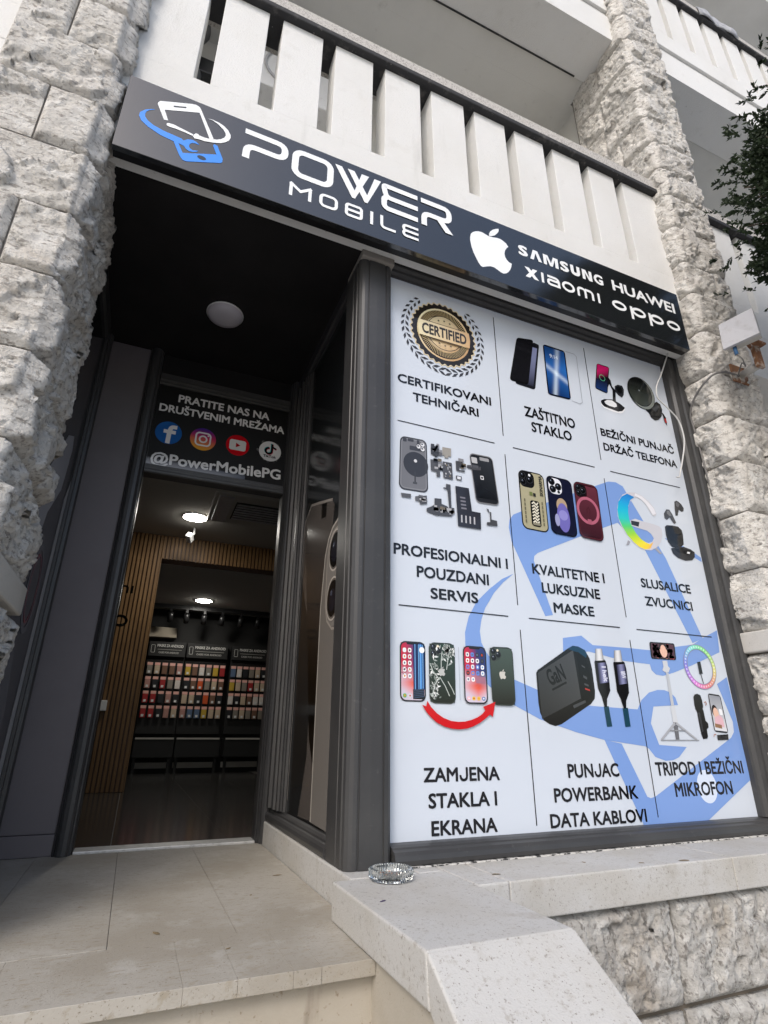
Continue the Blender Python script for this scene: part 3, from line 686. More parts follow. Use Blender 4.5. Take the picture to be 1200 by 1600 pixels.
k.text('CERTIFIED', (c[0]-.142, c[1]-.036), (c[0]+.142, c[1]-.036), .072, '3a352f', .028)
for dx, dz in ((-.036, .078), (0, .085), (.036, .078), (-.036, -.078), (0, -.085), (.036, -.078)):
    k.poly([(c[0]+dx+(.009 if j % 2 == 0 else .004)*math.sin(math.pi*j/5), c[1]+dz+(.009 if j % 2 == 0 else .004)*math.cos(math.pi*j/5)) for j in range(10)], '4a4238')
k.build('seal_picture', M['print'], po, 'round gold CERTIFIED seal with scalloped dark rim')
k = Ink(fnP); k.L = 12
for s_ in (-1, 1):
    for i in range(15):
        a = R(-90)+s_*R(4+i*9.6)
        for r_, da in ((.229, .50), (.256, -.45)):
            x, z = c[0]+r_*math.cos(a), c[1]+r_*1.03*math.sin(a)
            t = a+s_*(math.pi/2+da*(-1 if s_ > 0 else -1)*s_*s_); l = .028-.0006*i
            d = (math.cos(t), math.sin(t)); nn = (-d[1]*.0085, d[0]*.0085)
            k.poly([(x-d[0]*l*.9, z-d[1]*l*.9), (x+nn[0], z+nn[1]), (x+d[0]*l, z+d[1]*l), (x-nn[0], z-nn[1])], '3b3a3d', lay=False)
k.build('laurel_wreath', M['print'], po, 'dark grey laurel wreath round the gold seal')

def app_icons(k, q, u0, v0, u1, v1, nu, nv, cols, seed, rad=.006):
    rg = random.Random(seed); du = (u1-u0)/nu; dv = (v1-v0)/nv; k.L += 1
    for j in range(nv):
        for i in range(nu):
            cu, cv = u0+(i+.5)*du, v1-(j+.5)*dv
            k.poly(rr(q, cu-du*.34, cv-dv*.36, cu+du*.34, cv+dv*.36, rad, 3), rg.choice(cols), lay=False)
    k.L += 1
    for j in range(nv):
        for i in range(nu):
            cu, cv = u0+(i+.5)*du, v1-(j+.5)*dv
            k.poly(rr(q, cu-du*.16, cv-dv*.18, cu+du*.16, cv+dv*.18, rad*.6, 2), rg.choice(['c0392b', '5b6a86', 'd98c3a', 'dfe6ee', '454a55', '6f95c4']), lay=False)
def lens(k, p, r, col='101114', ring='6a6c70'):
    k.poly(circ(p, r, 20), ring); k.poly(circ(p, r*.82, 20), col); k.poly(circ((p[0]-r*.18, p[1]+r*.2), r*.38, 14), '2b3038'); k.poly(circ((p[0]-r*.25, p[1]+r*.3), r*.12, 8), 'b9c4d6')
APPLE = [(52,85),(75,72),(110,75),(140,95),(170,105),(200,110),(240,140),(248,155),(228,175),(230,205),(265,240),(258,270),(235,290),(215,292),(185,270),(155,255),(115,258),(95,240),(65,180),(48,125)]
# fruit mark outline in unit space (from the sign lettering), reused small on the printed phones
AP = [(1.356,4.175),(1.370,4.194),(1.388,4.208),(1.410,4.219),(1.434,4.222),(1.455,4.217),(1.473,4.212),(1.492,4.213),(1.512,4.216),(1.537,4.224),(1.560,4.225),(1.582,4.217),(1.600,4.205),(1.613,4.185),(1.599,4.170),(1.586,4.146),(1.580,4.120),(1.582,4.095),(1.591,4.077),(1.605,4.064),(1.625,4.060),(1.619,4.035),(1.611,4.012),(1.595,3.985),(1.578,3.968),(1.559,3.959),(1.541,3.961),(1.521,3.971),(1.500,3.980),(1.474,3.979),(1.448,3.967),(1.421,3.952),(1.408,3.955),(1.394,3.973),(1.378,4.007),(1.364,4.039),(1.354,4.078),(1.348,4.122),(1.350,4.149)]
AL = [(1.482,4.215),(1.483,4.233),(1.493,4.255),(1.511,4.276),(1.532,4.292),(1.554,4.304),(1.553,4.283),(1.540,4.259),(1.522,4.237),(1.500,4.221)]
def fruit(k, cx, cz, h, col, shear=0):
    x0 = min(p[0] for p in AP); x1 = max(p[0] for p in AP); z0 = min(p[1] for p in AP); z1 = max(p[1] for p in AL); s_ = h/(z1-z0)
    for A in (AP, AL): k.poly([(cx+(x-(x0+x1)/2)*s_, cz+(z-(z0+z1)/2)*s_) for x, z in A], col)

# --- 2 two phones with protective glass
k = Ink(fnP); k.L = 12
q = quad(*[(1.9121,3.7579),(1.9544,3.7497),(1.8847,3.4034),(1.7407,3.4102)]); k.poly(rr(q, 0, 0, 1, 1, .02), '1c1e24'); k.grad(quad(*[(1.8978,3.7172),(1.9361,3.7173),(1.8734,3.4249),(1.8143,3.4263)]), 4, 4, lambda u, v: mixc(hx('8f96bc'), hx('2a2d3c'), 1-v))
q = quad(*[(1.7888,3.7540),(1.9141,3.7756),(1.8367,3.4237),(1.7064,3.4226)]); k.poly(rr(q, 0, 0, 1, 1, .02), '0b0b0d'); k.poly(rr(q, .04, .03, .96, .97, .016), '17171b')
q = quad(*[(1.9834,3.7687),(2.1540,3.7664),(2.1494,3.4023),(1.9767,3.3970)]); k.poly(rr(q, 0, 0, 1, 1, .022), '0d1424')
def blue_scr(u, v):
    t = math.exp(-((u-.5-.35*(v-.55))/.10)**2)*.8+math.exp(-((v-.58+.25*u)/.05)**2)*.7
    b = mixc(hx('0b1f4d'), hx('2f6fc0'), max(0, min(1, .75-abs(v-.6)*1.2+.2*u))); return mixc(b, hx('dff0ff'), min(1, t*.75))
k.grad(quad(q(.05, .97), q(.95, .97), q(.95, .03), q(.05, .03)), 16, 28, blue_scr)
k.text('9:14', q(.26, .76), q(.62, .76), .028, 'e8f2ff', .01)
k.stroke([(2.1589,3.7654),(2.2251,3.7663),(2.2434,3.7521),(2.2365,3.4091),(2.2165,3.3924),(2.1537,3.3989)], .003, '8a8f99')
k.build('phone_picture', M['print'], po, 'two phones with protective screen glass')
# --- 3 charging stand and round phone holder
k = Ink(fnP); k.L = 12
k.poly([(2.4860,3.6758),(2.5060,3.6459),(2.5103,3.6012),(2.5346,3.5793),(2.5196,3.4814),(2.4941,3.4811),(2.5090,3.5723),(2.4887,3.6148),(2.4602,3.5615)], '17181c')
k.poly([(2.3903,3.4539),(2.3966,3.4656),(2.4244,3.4818),(2.4972,3.4972),(2.5503,3.4792),(2.5862,3.4592),(2.5859,3.4439),(2.5668,3.4201),(2.5428,3.4065),(2.4929,3.4027),(2.4115,3.4120),(2.3928,3.4296)], 'e6e8ec')
k.poly([(2.3913,3.4592),(2.4000,3.4690),(2.4247,3.4831),(2.4975,3.4985),(2.5511,3.4833),(2.5870,3.4632),(2.5848,3.4525),(2.5614,3.4288),(2.5234,3.4154),(2.4139,3.4251),(2.3947,3.4401)], '1c1d22')
k.poly([(2.4212,3.4645),(2.4468,3.4826),(2.4888,3.4899),(2.5207,3.4728),(2.5224,3.4530),(2.5004,3.4410),(2.4585,3.4416),(2.4294,3.4491)], 'dfe1e6')
k.poly([(2.5335,3.6103),(2.5631,3.6290),(2.5998,3.6313),(2.6105,3.6053),(2.5999,3.5605),(2.5801,3.5345),(2.5521,3.5451),(2.5294,3.5675)], '2a2c31'); k.poly([(2.5437,3.6040),(2.5664,3.6168),(2.5893,3.6152),(2.5923,3.5872),(2.5817,3.5634),(2.5560,3.5643),(2.5421,3.5813)], '0e0f12')
q = quad(*[(2.4103,3.7519),(2.5145,3.7508),(2.4588,3.5316),(2.3602,3.5469)]); k.poly(rr(q, 0, 0, 1, 1, .016), '14141a')
k.grad(quad(q(.05, .97), q(.95, .97), q(.95, .03), q(.05, .03)), 8, 14, lambda u, v: mixc(mixc(hx('1c3568'), hx('17151d'), min(1, v*2)), hx('d81f6e'), max(0, min(1, (v-.5+.25*(.5-u))*3))))
k.stroke(circ(q(.5, .5), .022, 24), .004, '5fbf8a', True)
k.ring(circ([(2.7583,3.6190)][0], .112, 40, .118), circ([(2.7558,3.6210)][0], .09, 40, .096), '3e4341')
k.poly([(2.7712,3.4909),(2.8355,3.5413),(2.8917,3.5851),(2.9211,3.5728),(2.9303,3.5352),(2.9115,3.4778),(2.8736,3.4411),(2.8386,3.4274),(2.8085,3.4458),(2.7975,3.4754)], '1a1b1d'); k.poly([(2.8376,3.5182),(2.8866,3.5638),(2.9060,3.5489),(2.8632,3.4985)], '3c4044')
cc = [(2.7625,3.6175)][0]
k.poly(circ(cc, .118, 44, .124), '2c302e'); k.poly(circ((cc[0]+.003, cc[1]-.002), .111, 44, .118), '7c827d')
cc = [(2.7523,3.6254)][0]
k.poly(circ(cc, .106, 44, .112), '151717'); k.grad(lambda u, v: (cc[0]+.10*math.sqrt(v)*math.cos(6.2832*u), cc[1]+.106*math.sqrt(v)*math.sin(6.2832*u)), 36, 6, lambda u, v: mixc(hx('3f443f'), hx('101211'), max(0, min(1, .5+.6*math.sqrt(v)*math.sin(6.2832*u)))))
k.poly(circ((cc[0]-.005, cc[1]+.01), .006, 10), '8d9698')
k.poly([(2.9179,3.5096),(2.9315,3.5025),(2.9490,3.4739),(2.9469,3.4473),(2.9423,3.4111),(2.9256,3.4421),(2.9245,3.4745)], '1c1c1f'); k.poly([(2.9259,3.4617),(2.9479,3.4698),(2.9483,3.4346),(2.9319,3.4307)], 'a52f2c')
k.build('charger_picture', M['print'], po, 'wireless charging stand and round black phone holder')
# --- 4 dismantled phone
_pq = quad(*[(0.9981,2.9050),(1.6144,3.0476),(1.5642,2.4723),(0.9957,2.3886)])
def PX(a, b): return _pq((a-130)/640, 1-(b-950)/610)
k = Ink(fnP); k.L = 12
q = quad(*[(1.0068,2.8961),(1.1549,2.8995),(1.1560,2.6079),(0.9975,2.6038)])
k.poly(rr(q, 0, 0, 1, 1, .03), '3b3c40'); k.poly(rr(q, .04, .025, .96, .975, .026), '808186'); k.poly(rr(q, .08, .05, .92, .95, .02), '6f7075')
k.poly(circ(q(.58, .50), .068, 30), '34353a'); k.poly([q(u, v) for u, v in ((.9, .36), (.98, .36), (.98, .60), (.9, .60))], '3a3b3f')
k.stroke([q(.55, .36), q(.55, .15)], .008, '3a3b3f'); k.poly(rr(q, .47, .13, .62, .17, .003), '46474b')
for u, v, a, b in ((.10, .9, .24, .97), (.28, .92, .5, .97), (.35, .76, .9, .84), (.62, .86, .72, .97)): k.poly(rr(q, u, v, a, b, .004), '3e3f44')
for u, v in ((.83, .90), (.83, .81), (.68, .85)): lens(k, q(u, v), .014, 'd9dade', '2c2d31')
k.poly(circ(q(.56, .56), .009, 14), 'cfd0d4')
q = quad(*[(1.4008,2.8826),(1.5436,2.8844),(1.5654,2.6089),(1.4253,2.6047)])
k.poly(rr(q, 0, 0, 1, 1, .025), '7b7c80'); k.poly(rr(q, .03, .02, .97, .98, .022), '24262b'); k.grad(quad(q(.08, .93), q(.92, .93), q(.9, .1), q(.08, .1)), 3, 5, lambda u, v: mixc(hx('101217'), hx('33373d'), v*.8+u*.2))
k.poly(rr(q, .06, .80, .30, .92, .004), 'b9babd'); k.poly(rr(q, .42, .88, .82, .95, .004), '9a9b9f'); k.poly(rr(q, .34, .48, .48, .56, .004), 'd3d4d8'); k.poly(rr(q, .37, .50, .45, .54, .003), '1b1c1f'); k.poly(rr(q, .05, .70, .32, .76, .003), '54565c')
k.poly([(1.3839,2.8073),(1.4070,2.8102),(1.4066,2.8027),(1.4313,2.7984),(1.4567,2.8017),(1.4573,2.8111),(1.4672,2.8130),(1.4657,2.7923),(1.4247,2.7861),(1.3829,2.7906)], '4a4b50')
for P_, cl in (([(1.1764,2.8859),(1.1966,2.8876),(1.1960,2.8672),(1.2217,2.8673),(1.2203,2.8266),(1.2015,2.8118),(1.1945,2.8212),(1.1747,2.8261)], '3d3e42'), ([(1.2426,2.8810),(1.2931,2.8828),(1.2909,2.8342),(1.2741,2.8343),(1.2736,2.8232),(1.2514,2.8222),(1.2519,2.8351),(1.2408,2.8346)], '98948d'),
  ([(1.1711,2.7964),(1.2229,2.7981),(1.2233,2.7089),(1.2033,2.7050),(1.2025,2.7331),(1.1720,2.7342)], '515256'), ([(1.2412,2.7983),(1.2931,2.7999),(1.2962,2.7069),(1.2413,2.7070)], '4b4c50'), ([(1.3163,2.8174),(1.3580,2.8205),(1.3589,2.8023),(1.3360,2.7976),(1.3364,2.7686),(1.3705,2.7717),(1.3661,2.7617),(1.3173,2.7612)], '47484c'),
  ([(1.3141,2.7335),(1.3477,2.7346),(1.3464,2.7110),(1.3149,2.7122)], '46474b'), ([(1.0066,2.5830),(1.0607,2.5859),(1.0587,2.5655),(1.0115,2.5639)], '55565a'), ([(1.0827,2.5780),(1.1452,2.5924),(1.1458,2.5504),(1.1077,2.5406),(1.1046,2.5601),(1.0842,2.5632)], '48494d'),
  ([(1.2546,2.6761),(1.2801,2.6755),(1.2796,2.5052),(1.1929,2.4981),(1.1413,2.5096),(1.1434,2.5266),(1.1681,2.5390),(1.1859,2.5521),(1.1870,2.5861),(1.2261,2.5895),(1.2250,2.5621),(1.2550,2.5553),(1.2671,2.5454),(1.2607,2.6474),(1.2390,2.6470),(1.2393,2.6540),(1.2538,2.6549)], '45464a'),
  ([(1.3075,2.6744),(1.3856,2.6755),(1.3967,2.5513),(1.4470,2.5508),(1.4436,2.4621),(1.3132,2.4602)], '2b2c33'), ([(1.4832,2.5811),(1.4963,2.5780),(1.4973,2.5659),(1.5106,2.5646),(1.5093,2.5243),(1.5416,2.5224),(1.5431,2.4949),(1.4783,2.4903),(1.4814,2.5062),(1.5005,2.5091),(1.5027,2.5616),(1.4932,2.5618)], '46474b')):
    k.poly(P_, cl)
rg = random.Random(5)
q2 = quad(*[(1.2412,2.7983),(1.2931,2.7999),(1.2962,2.7069),(1.2413,2.7070)])
for i in range(14):
    u, v = rg.uniform(.05, .8), rg.uniform(.05, .85); k.poly(rr(q2, u, v, u+.14, v+.1, .002, 2), rg.choice(['8b8d92', 'b6b7bb', '2a2b2e', '7f7560']), lay=False)
q2 = quad(*[(1.3220,2.6323),(1.3775,2.6333),(1.3835,2.5474),(1.3284,2.5453)])
for j in range(4): k.poly(rr(q2, .15, .1+.22*j, .7, .2+.22*j, .002, 2), '77767f', lay=False)
q2 = quad(*[(1.3258,2.5295),(1.4269,2.5303),(1.4252,2.4771),(1.3248,2.4770)])
for j in range(4): k.poly(rr(q2, .06+.24*j, .1, .14+.24*j, .85, .002, 2), 'b5b5ba', lay=False)
k.poly([(1.3213,2.7295),(1.3418,2.7299),(1.3411,2.7154),(1.3206,2.7151)], 'd8dbe2')
for bx_, by_, bw_, bh_, n_ in ((330, 1020, 48, 76, 10), (330, 1118, 50, 70, 9), (490, 1126, 36, 54, 5), (306, 1412, 150, 50, 16), (236, 1350, 66, 36, 6)):
    pa, pb = PX(bx_, by_), PX(bx_+bw_, by_+bh_)
    for i in range(n_):
        x_, z_ = rg.uniform(pa[0], pb[0]), rg.uniform(pb[1], pa[1]); a_, b_ = rg.uniform(.006, .016), rg.uniform(.005, .012)
        k.poly([(x_-a_, z_-b_), (x_+a_, z_-b_*.8), (x_+a_, z_+b_), (x_-a_, z_+b_)], rg.choice(['46474b', '5e5f64', '303135', '84858a', 'a9aaae', '6f675a']), lay=False)
k.build('dismantled_phone_picture', M['print'], po, 'dismantled grey phone with its battery and boards laid out')
# --- 5 three phone cases
k = Ink(fnP); k.L = 14
q = quad(*[(1.7046,2.8495),(1.8733,2.8475),(1.8688,2.5042),(1.7000,2.5086)])
k.poly(rr(q, 0, 0, 1, 1, .035), '1d1e20'); k.poly(rr(q, .04, .02, .965, .98, .03), 'a9a488')
k.poly(rr(q, .03, .71, .60, .985, .03), '16171a')
for u, v, r_ in ((.16, .91, .020), (.16, .80, .020), (.42, .85, .022)): lens(k, q(u, v), r_, '0c0d0f', '2e3034')
k.poly(circ(q(.42, .93), .008, 10), 'e9ecf0')
q2 = quad(q(.66, .60), q(.66, .95), q(.88, .95), q(.88, .60))
def vtext(k, t, a, b, cap, col): k.text(t, a, b, cap, col, .02)
vtext(k, 'SKINARMA', q(.90, .60), q(.90, .96), .021, '24252a')
k.poly(rr(q, .36, .07, .72, .50, .016), '17181b')
rg = random.Random(3)
for i in range(7):
    v = .13+.052*i; k.stroke([q(.42, v), q(.50, v+.03), q(.58, v-.01), q(.66, v+.03)], .008, 'dcd8c6')
k.poly(rr(q, .40, .09, .68, .13, .003), '8a8674')
for u in (.13, .80):
    for i in range(6): k.poly(rr(q, u, .10+.07*i, u+.05, .155+.07*i, .002, 2), '6b6856', lay=False)
k.poly(rr(q, .36, .58, .48, .64, .003), '6f7a4c'); k.poly(rr(q, .50, .57, .60, .63, .003), '2c2d2f')
q = quad(*[(1.8868,2.8496),(2.0615,2.8452),(2.0566,2.5041),(1.8826,2.5071)])
k.poly(rr(q, 0, 0, 1, 1, .035), '0e101a'); k.poly(rr(q, .03, .02, .97, .98, .033), '171a30')
k.poly(rr(q, .07, .69, .58, .97, .032), 'e4e7ee')
for u, v, r_ in ((.20, .90, .022), (.22, .77, .022), (.44, .83, .022)): lens(k, q(u, v), r_, '0e0f13', '24262c')
k.poly(circ(q(.44, .735), .009, 10), '26282e')
k.poly(circ(q(.50, .50), .036, 24, .045), 'b09a80'); k.poly(circ(q(.52, .30), .042, 24, .085), '6f6ab4')     # plain rounded motif
k.poly(circ(q(.52, .34), .030, 24, .030), '8f8ccc'); k.poly(circ(q(.27, .24), .016, 16, .036), '9c9fc6')
q = quad(*[(2.0728,2.8479),(2.2460,2.8449),(2.2391,2.5055),(2.0713,2.5125)])
k.poly(rr(q, 0, 0, 1, 1, .035), '31161e'); k.grad(quad(q(.05, .95), q(.95, .95), q(.95, .05), q(.05, .05)), 4, 8, lambda u, v: mixc(hx('3a1c26'), hx('67323f'), v*.9)); k.ring(rr(q, .02, .01, .98, .99, .035), rr(q, .06, .03, .94, .97, .03), '53262f')
k.poly(rr(q, .04, .72, .52, .97, .03), '281319'); k.poly(rr(q, .07, .745, .47, .955, .026), '121216')
for u, v, r_ in ((.18, .90, .018), (.18, .80, .018), (.36, .85, .020)): lens(k, q(u, v), r_, '0a0b0d', '2e3034')
k.ring([(q(.47, .50)[0]+.080*math.cos(t/40*6.2832), q(.47, .50)[1]+.083*math.sin(t/40*6.2832)) for t in range(40)], [(q(.47, .50)[0]+.062*math.cos(t/40*6.2832), q(.47, .50)[1]+.065*math.sin(t/40*6.2832)) for t in range(40)], 'b3647a')
k.poly(rr(q, .40, .255, .56, .345, .004), 'a85c70')
k.stroke([q(.42, .45), q(.42, .52), q(.5, .56), q(.55, .50), q(.52, .44)], .006, '4a232d')
k.build('phone_case_picture', M['print'], po, 'three printed phone cases, olive, navy and maroon')
# --- 6 colour lamp and earbuds
k = Ink(fnP); k.L = 14
G_ = [(2.6900,2.7490),(2.6787,2.7308),(2.6537,2.7290),(2.6371,2.7569),(2.6181,2.7922),(2.5878,2.8201),(2.5523,2.8306),(2.5163,2.8188),(2.4855,2.7861),(2.4649,2.7449),(2.4549,2.6846),(2.4678,2.6234),(2.4975,2.5809),(2.5375,2.5555),(2.5777,2.5476),(2.6111,2.5605),(2.6301,2.5841),(2.6158,2.6084),(2.5864,2.6253),(2.5217,2.6315),(2.4646,2.6387),(2.4675,2.6707),(2.5078,2.6876),(2.5721,2.6795),(2.6384,2.6757),(2.6913,2.6698),(2.7094,2.6542),(2.7054,2.6161),(2.6833,2.5705),(2.6448,2.5338),(2.5917,2.5061),(2.5381,2.5011),(2.4957,2.5138),(2.4507,2.5434),(2.4147,2.5845),(2.3862,2.6320),(2.3747,2.6824),(2.3816,2.7364),(2.4049,2.7886),(2.4387,2.8271),(2.4902,2.8527),(2.5454,2.8604),(2.5971,2.8495),(2.6447,2.8189),(2.6781,2.7857)]
k.poly(G_, 'c9c9d0')
fa = [(2.4773,2.8416),(2.4296,2.8146),(2.3986,2.7767),(2.3807,2.7256),(2.3778,2.6724),(2.3972,2.6232),(2.4256,2.5758),(2.4628,2.5400),(2.5023,2.5147),(2.5456,2.5051),(2.5874,2.5158)]
fb = [(2.5319,2.8292),(2.4959,2.8043),(2.4712,2.7620),(2.4616,2.7229),(2.4593,2.6747),(2.4728,2.6347),(2.4943,2.5961),(2.5264,2.5643),(2.5621,2.5485),(2.5909,2.5421),(2.6222,2.5620)]
rc = [hx(h_) for h_ in ('2a7fc8', '2f8fd8', '25a8dc', '27bcd8', '38c9c4', '58cf7a', '9ad63f', 'd4dd2c', 'f0dc30', 'f4d23a', 'f0b35a')]
k.L += 1; nn_ = len(fa); k.tri(fa+fb, [(i, i+1, nn_+i+1, nn_+i) for i in range(nn_-1)], rc+rc)
k.poly([(2.4716,2.6713),(2.5370,2.6709),(2.5237,2.6402),(2.4698,2.6447)], '33343a'); k.poly([(2.4229,2.5446),(2.4391,2.5367),(2.4233,2.5162),(2.4033,2.5114)], '9a9ba2'); k.poly([(2.6174,2.5198),(2.6371,2.5297),(2.6735,2.4982),(2.6559,2.4918)], 'a2a3aa')
k.strip([(2.5444,2.8557),(2.5958,2.8437),(2.6405,2.8126),(2.6739,2.7795),(2.6857,2.7483)], [(2.5339,2.8384),(2.5783,2.8263),(2.6152,2.7972),(2.6427,2.7633),(2.6545,2.7324)], 'e2e2e8')
k.build('lamp_picture', M['print'], po, 'letter-G shaped lamp glowing blue to yellow')
k = Ink(fnP); k.L = 14
k.poly([(2.8647,2.8554),(2.8820,2.8664),(2.8987,2.8635),(2.9210,2.8489),(2.9358,2.8228),(2.9272,2.8021),(2.9068,2.7965),(2.8895,2.8072),(2.8683,2.7655),(2.8497,2.7603),(2.8540,2.8036)], '35363a'); k.poly([(2.8725,2.8521),(2.8889,2.8595),(2.9051,2.8440),(2.8878,2.8228),(2.8722,2.8293)], '5d5e63')
k.poly([(2.7521,2.7591),(2.7798,2.7914),(2.8058,2.7934),(2.8240,2.7651),(2.8420,2.7146),(2.8248,2.7031),(2.8131,2.7124),(2.7950,2.7405),(2.7676,2.7207),(2.7501,2.7290)], '4b4c4f'); k.poly([(2.7804,2.7826),(2.8010,2.7859),(2.8163,2.7572),(2.7974,2.7497),(2.7783,2.7633)], '77797c')
k.poly([(2.7388,2.6726),(2.7557,2.6850),(2.8075,2.6906),(2.8524,2.6897),(2.8759,2.6713),(2.8791,2.6411),(2.8681,2.5800),(2.8432,2.5605),(2.7984,2.5492),(2.7640,2.5499),(2.7397,2.5783),(2.7339,2.6202)], '26272a'); k.poly([(2.7549,2.6707),(2.8048,2.6804),(2.8494,2.6783),(2.8650,2.6521),(2.8580,2.5947),(2.8186,2.5732),(2.7654,2.5819),(2.7504,2.6204)], '18191b')
k.poly([(2.7547,2.5402),(2.7989,2.5514),(2.8650,2.5635),(2.9192,2.5546),(2.9479,2.5402),(2.9405,2.5093),(2.9143,2.4869),(2.8552,2.4764),(2.7982,2.4860),(2.7627,2.5076)], '2c2d30'); k.poly([(2.7792,2.5392),(2.8553,2.5536),(2.9164,2.5446),(2.9283,2.5312),(2.8663,2.5168),(2.8049,2.5215)], '16171a'); k.poly([(2.8872,2.5365),(2.9095,2.5351),(2.9005,2.5233),(2.8783,2.5247)], 'e2e3e6')
k.build('earbuds_picture', M['print'], po, 'black earbuds over their open case')
# --- 7 broken and repaired phones with a red arrow
k = Ink(fnP); k.L = 14; rg = random.Random(11)
def scr(q, fn):
    k.poly(rr(q, 0, 0, 1, 1, .026), '20222a'); k.grad(quad(q(.04, .975), q(.96, .975), q(.96, .025), q(.04, .025)), 10, 20, fn); k.poly([q(u, v) for u, v in ((.25, .98), (.75, .98), (.71, .945), (.29, .945))], '14151a')
    k.ring(rr(q, 0, 0, 1, 1, .026), rr(q, .05, .024, .95, .976, .022), '22242c')
def wall(u, v):
    a = mixc(hx('c2213f'), hx('27366f'), max(0, min(1, (u-.30+.35*(v-.5))*2.2))); b = mixc(hx('cfc6d8'), hx('e2583f'), max(0, min(1, 1.2-abs(v-.28)*4-abs(u-.62)*1.3)))
    return mixc(b, a, max(0, min(1, (v-.30+.1*u)*3)))
qa = quad(*[(0.9984,1.8904),(1.1202,1.8910),(1.1186,1.6441),(0.9985,1.6444)]); scr(qa, wall)
for i in range(16):
    u = .52+.028*i; k.poly([qa(u, .2), qa(u+.030, .2), qa(u+.030, .955), qa(u, .955)], rg.choice(['2f62b0', '4f93dd', '17408a', '0f2452', '77b4ee', '1e55a8', '132c5e']), lay=False)
k.poly([qa(u, v) for u, v in ((.50, .04), (.94, .04), (.94, .22), (.70, .2), (.50, .2))], '141a28'); 
for i in range(5): k.stroke([qa(.52, .06+.03*i), qa(.93, .09+.028*i)], .004, '31425e')
k.poly(circ(qa(.86, .86), .013, 14), 'eef2f6')
app_icons(k, qa, .08, .36, .48, .90, 2, 5, ['eef0f4', 'f6f2f0', 'e9e4e6'], 4); app_icons(k, qa, .08, .05, .48, .14, 2, 1, ['55b05a', 'cfd6de'], 6)
for i in range(22):
    u, v = rg.uniform(.05, .35), rg.uniform(.42, .56); k.poly([qa(u, v), qa(u+.05*rg.random(), v+.02*rg.random()), qa(u+.04*rg.random(), v-.02)], rg.choice(['e8d8e0', '5b1226', '8d2742']), lay=False)
def backp(q, top, bot):
    k.poly(rr(q, 0, 0, 1, 1, .026), '1d211f'); k.grad(quad(q(.03, .98), q(.97, .98), q(.97, .02), q(.03, .02)), 3, 8, lambda u, v: mixc(hx(bot), hx(top), v)); k.ring(rr(q, -.005, -.003, 1.005, 1.003, .028), rr(q, .03, .015, .97, .985, .024), '2f3733')
    k.poly(rr(q, .06, .76, .47, .975, .022), '39433e')
    for u, v in ((.17, .92), (.17, .81), (.36, .865)): lens(k, q(u, v), .0165, '0d0e10', '3f4542')
    k.poly(circ(q(.34, .94), .006, 8), 'e8dfc8')
qb = quad(*[(1.1370,1.8921),(1.2664,1.8943),(1.2605,1.6398),(1.1351,1.6411)]); backp(qb, '2b3f35', '1b211e')
for i in range(150):
    if rg.random() < .5: u, v = rg.gauss(.72, .16), rg.gauss(.86, .10)
    else: u, v = rg.gauss(.18, .11), rg.gauss(.34, .19)
    if not (.04 < u < .95 and .03 < v < .97): continue
    a = rg.uniform(0, 6.28); l = rg.uniform(.004, .018); p = qb(u, v); w_ = rg.uniform(.0015, .005)
    k.poly([(p[0]-l*math.cos(a), p[1]-l*math.sin(a)), (p[0]+w_*math.sin(a), p[1]-w_*math.cos(a)), (p[0]+l*math.cos(a), p[1]+l*math.sin(a)), (p[0]-w_*math.sin(a), p[1]+w_*math.cos(a))], rg.choice(['d9dedb', 'aab3ae', '7d8882', 'eef1ef']), lay=False)
for pts in ([(.40, .42), (.60, .28), (.76, .12)], [(.40, .42), (.2, .30), (.1, .1)], [(.45, .5), (.46, .7), (.5, .85)], [(.66, .55), (.72, .72), (.8, .9)], [(.70, .36), (.86, .24), (.95, .15)], [(.35, .40), (.15, .5), (.05, .62)]): k.stroke([qb(*p) for p in pts], .0035, 'c2cac5')
p_ = qb(.48, .52); fruit(k, p_[0], p_[1], .040, 'b9bab8')
qc = quad(*[(1.3067,1.8889),(1.4272,1.8892),(1.4223,1.6428),(1.3033,1.6421)]); scr(qc, wall)
app_icons(k, qc, .08, .36, .92, .90, 4, 5, ['eef0f4', 'f6f2f0', '30333c', 'e9e4e6', '5f86d6'], 9); app_icons(k, qc, .08, .045, .92, .135, 4, 1, ['55b05a', '5b7fb5', 'e8c34a', 'f2b8c4'], 12)
k.poly(rr(qc, .52, .35, .92, .46, .001), wall(.7, .42))
qd = quad(*[(1.4452,1.8918),(1.5721,1.8942),(1.5664,1.6389),(1.4442,1.6406)]); backp(qd, '46554d', '20221f')
p_ = qd(.5, .525); fruit(k, p_[0], p_[1], .044, 'c9c7bf')
k.stroke([(1.2826,1.8799),(1.2802,1.6555)], .0018, '9aa0ab')
k.build('repair_phones_picture', M['print'], po, 'cracked phones beside repaired ones')
k = Ink(fnP); k.L = 70
k.poly([(1.0974,1.6326),(1.1162,1.6271),(1.1218,1.6493),(1.1397,1.6243),(1.1667,1.6003),(1.1965,1.5831),(1.2318,1.5718),(1.2678,1.5681),(1.2992,1.5697),(1.3313,1.5766),(1.3612,1.5865),(1.3864,1.6003),(1.4038,1.6159),(1.3952,1.6315),(1.4591,1.6534),(1.4413,1.5903),(1.4272,1.5997),(1.4014,1.5819),(1.3732,1.5651),(1.3403,1.5511),(1.3082,1.5423),(1.2715,1.5386),(1.2356,1.5409),(1.2002,1.5489),(1.1654,1.5635),(1.1361,1.5856),(1.1166,1.6049)], 'c8101e')
k.build('arrow_picture', M['print'], po, 'curved red arrow')
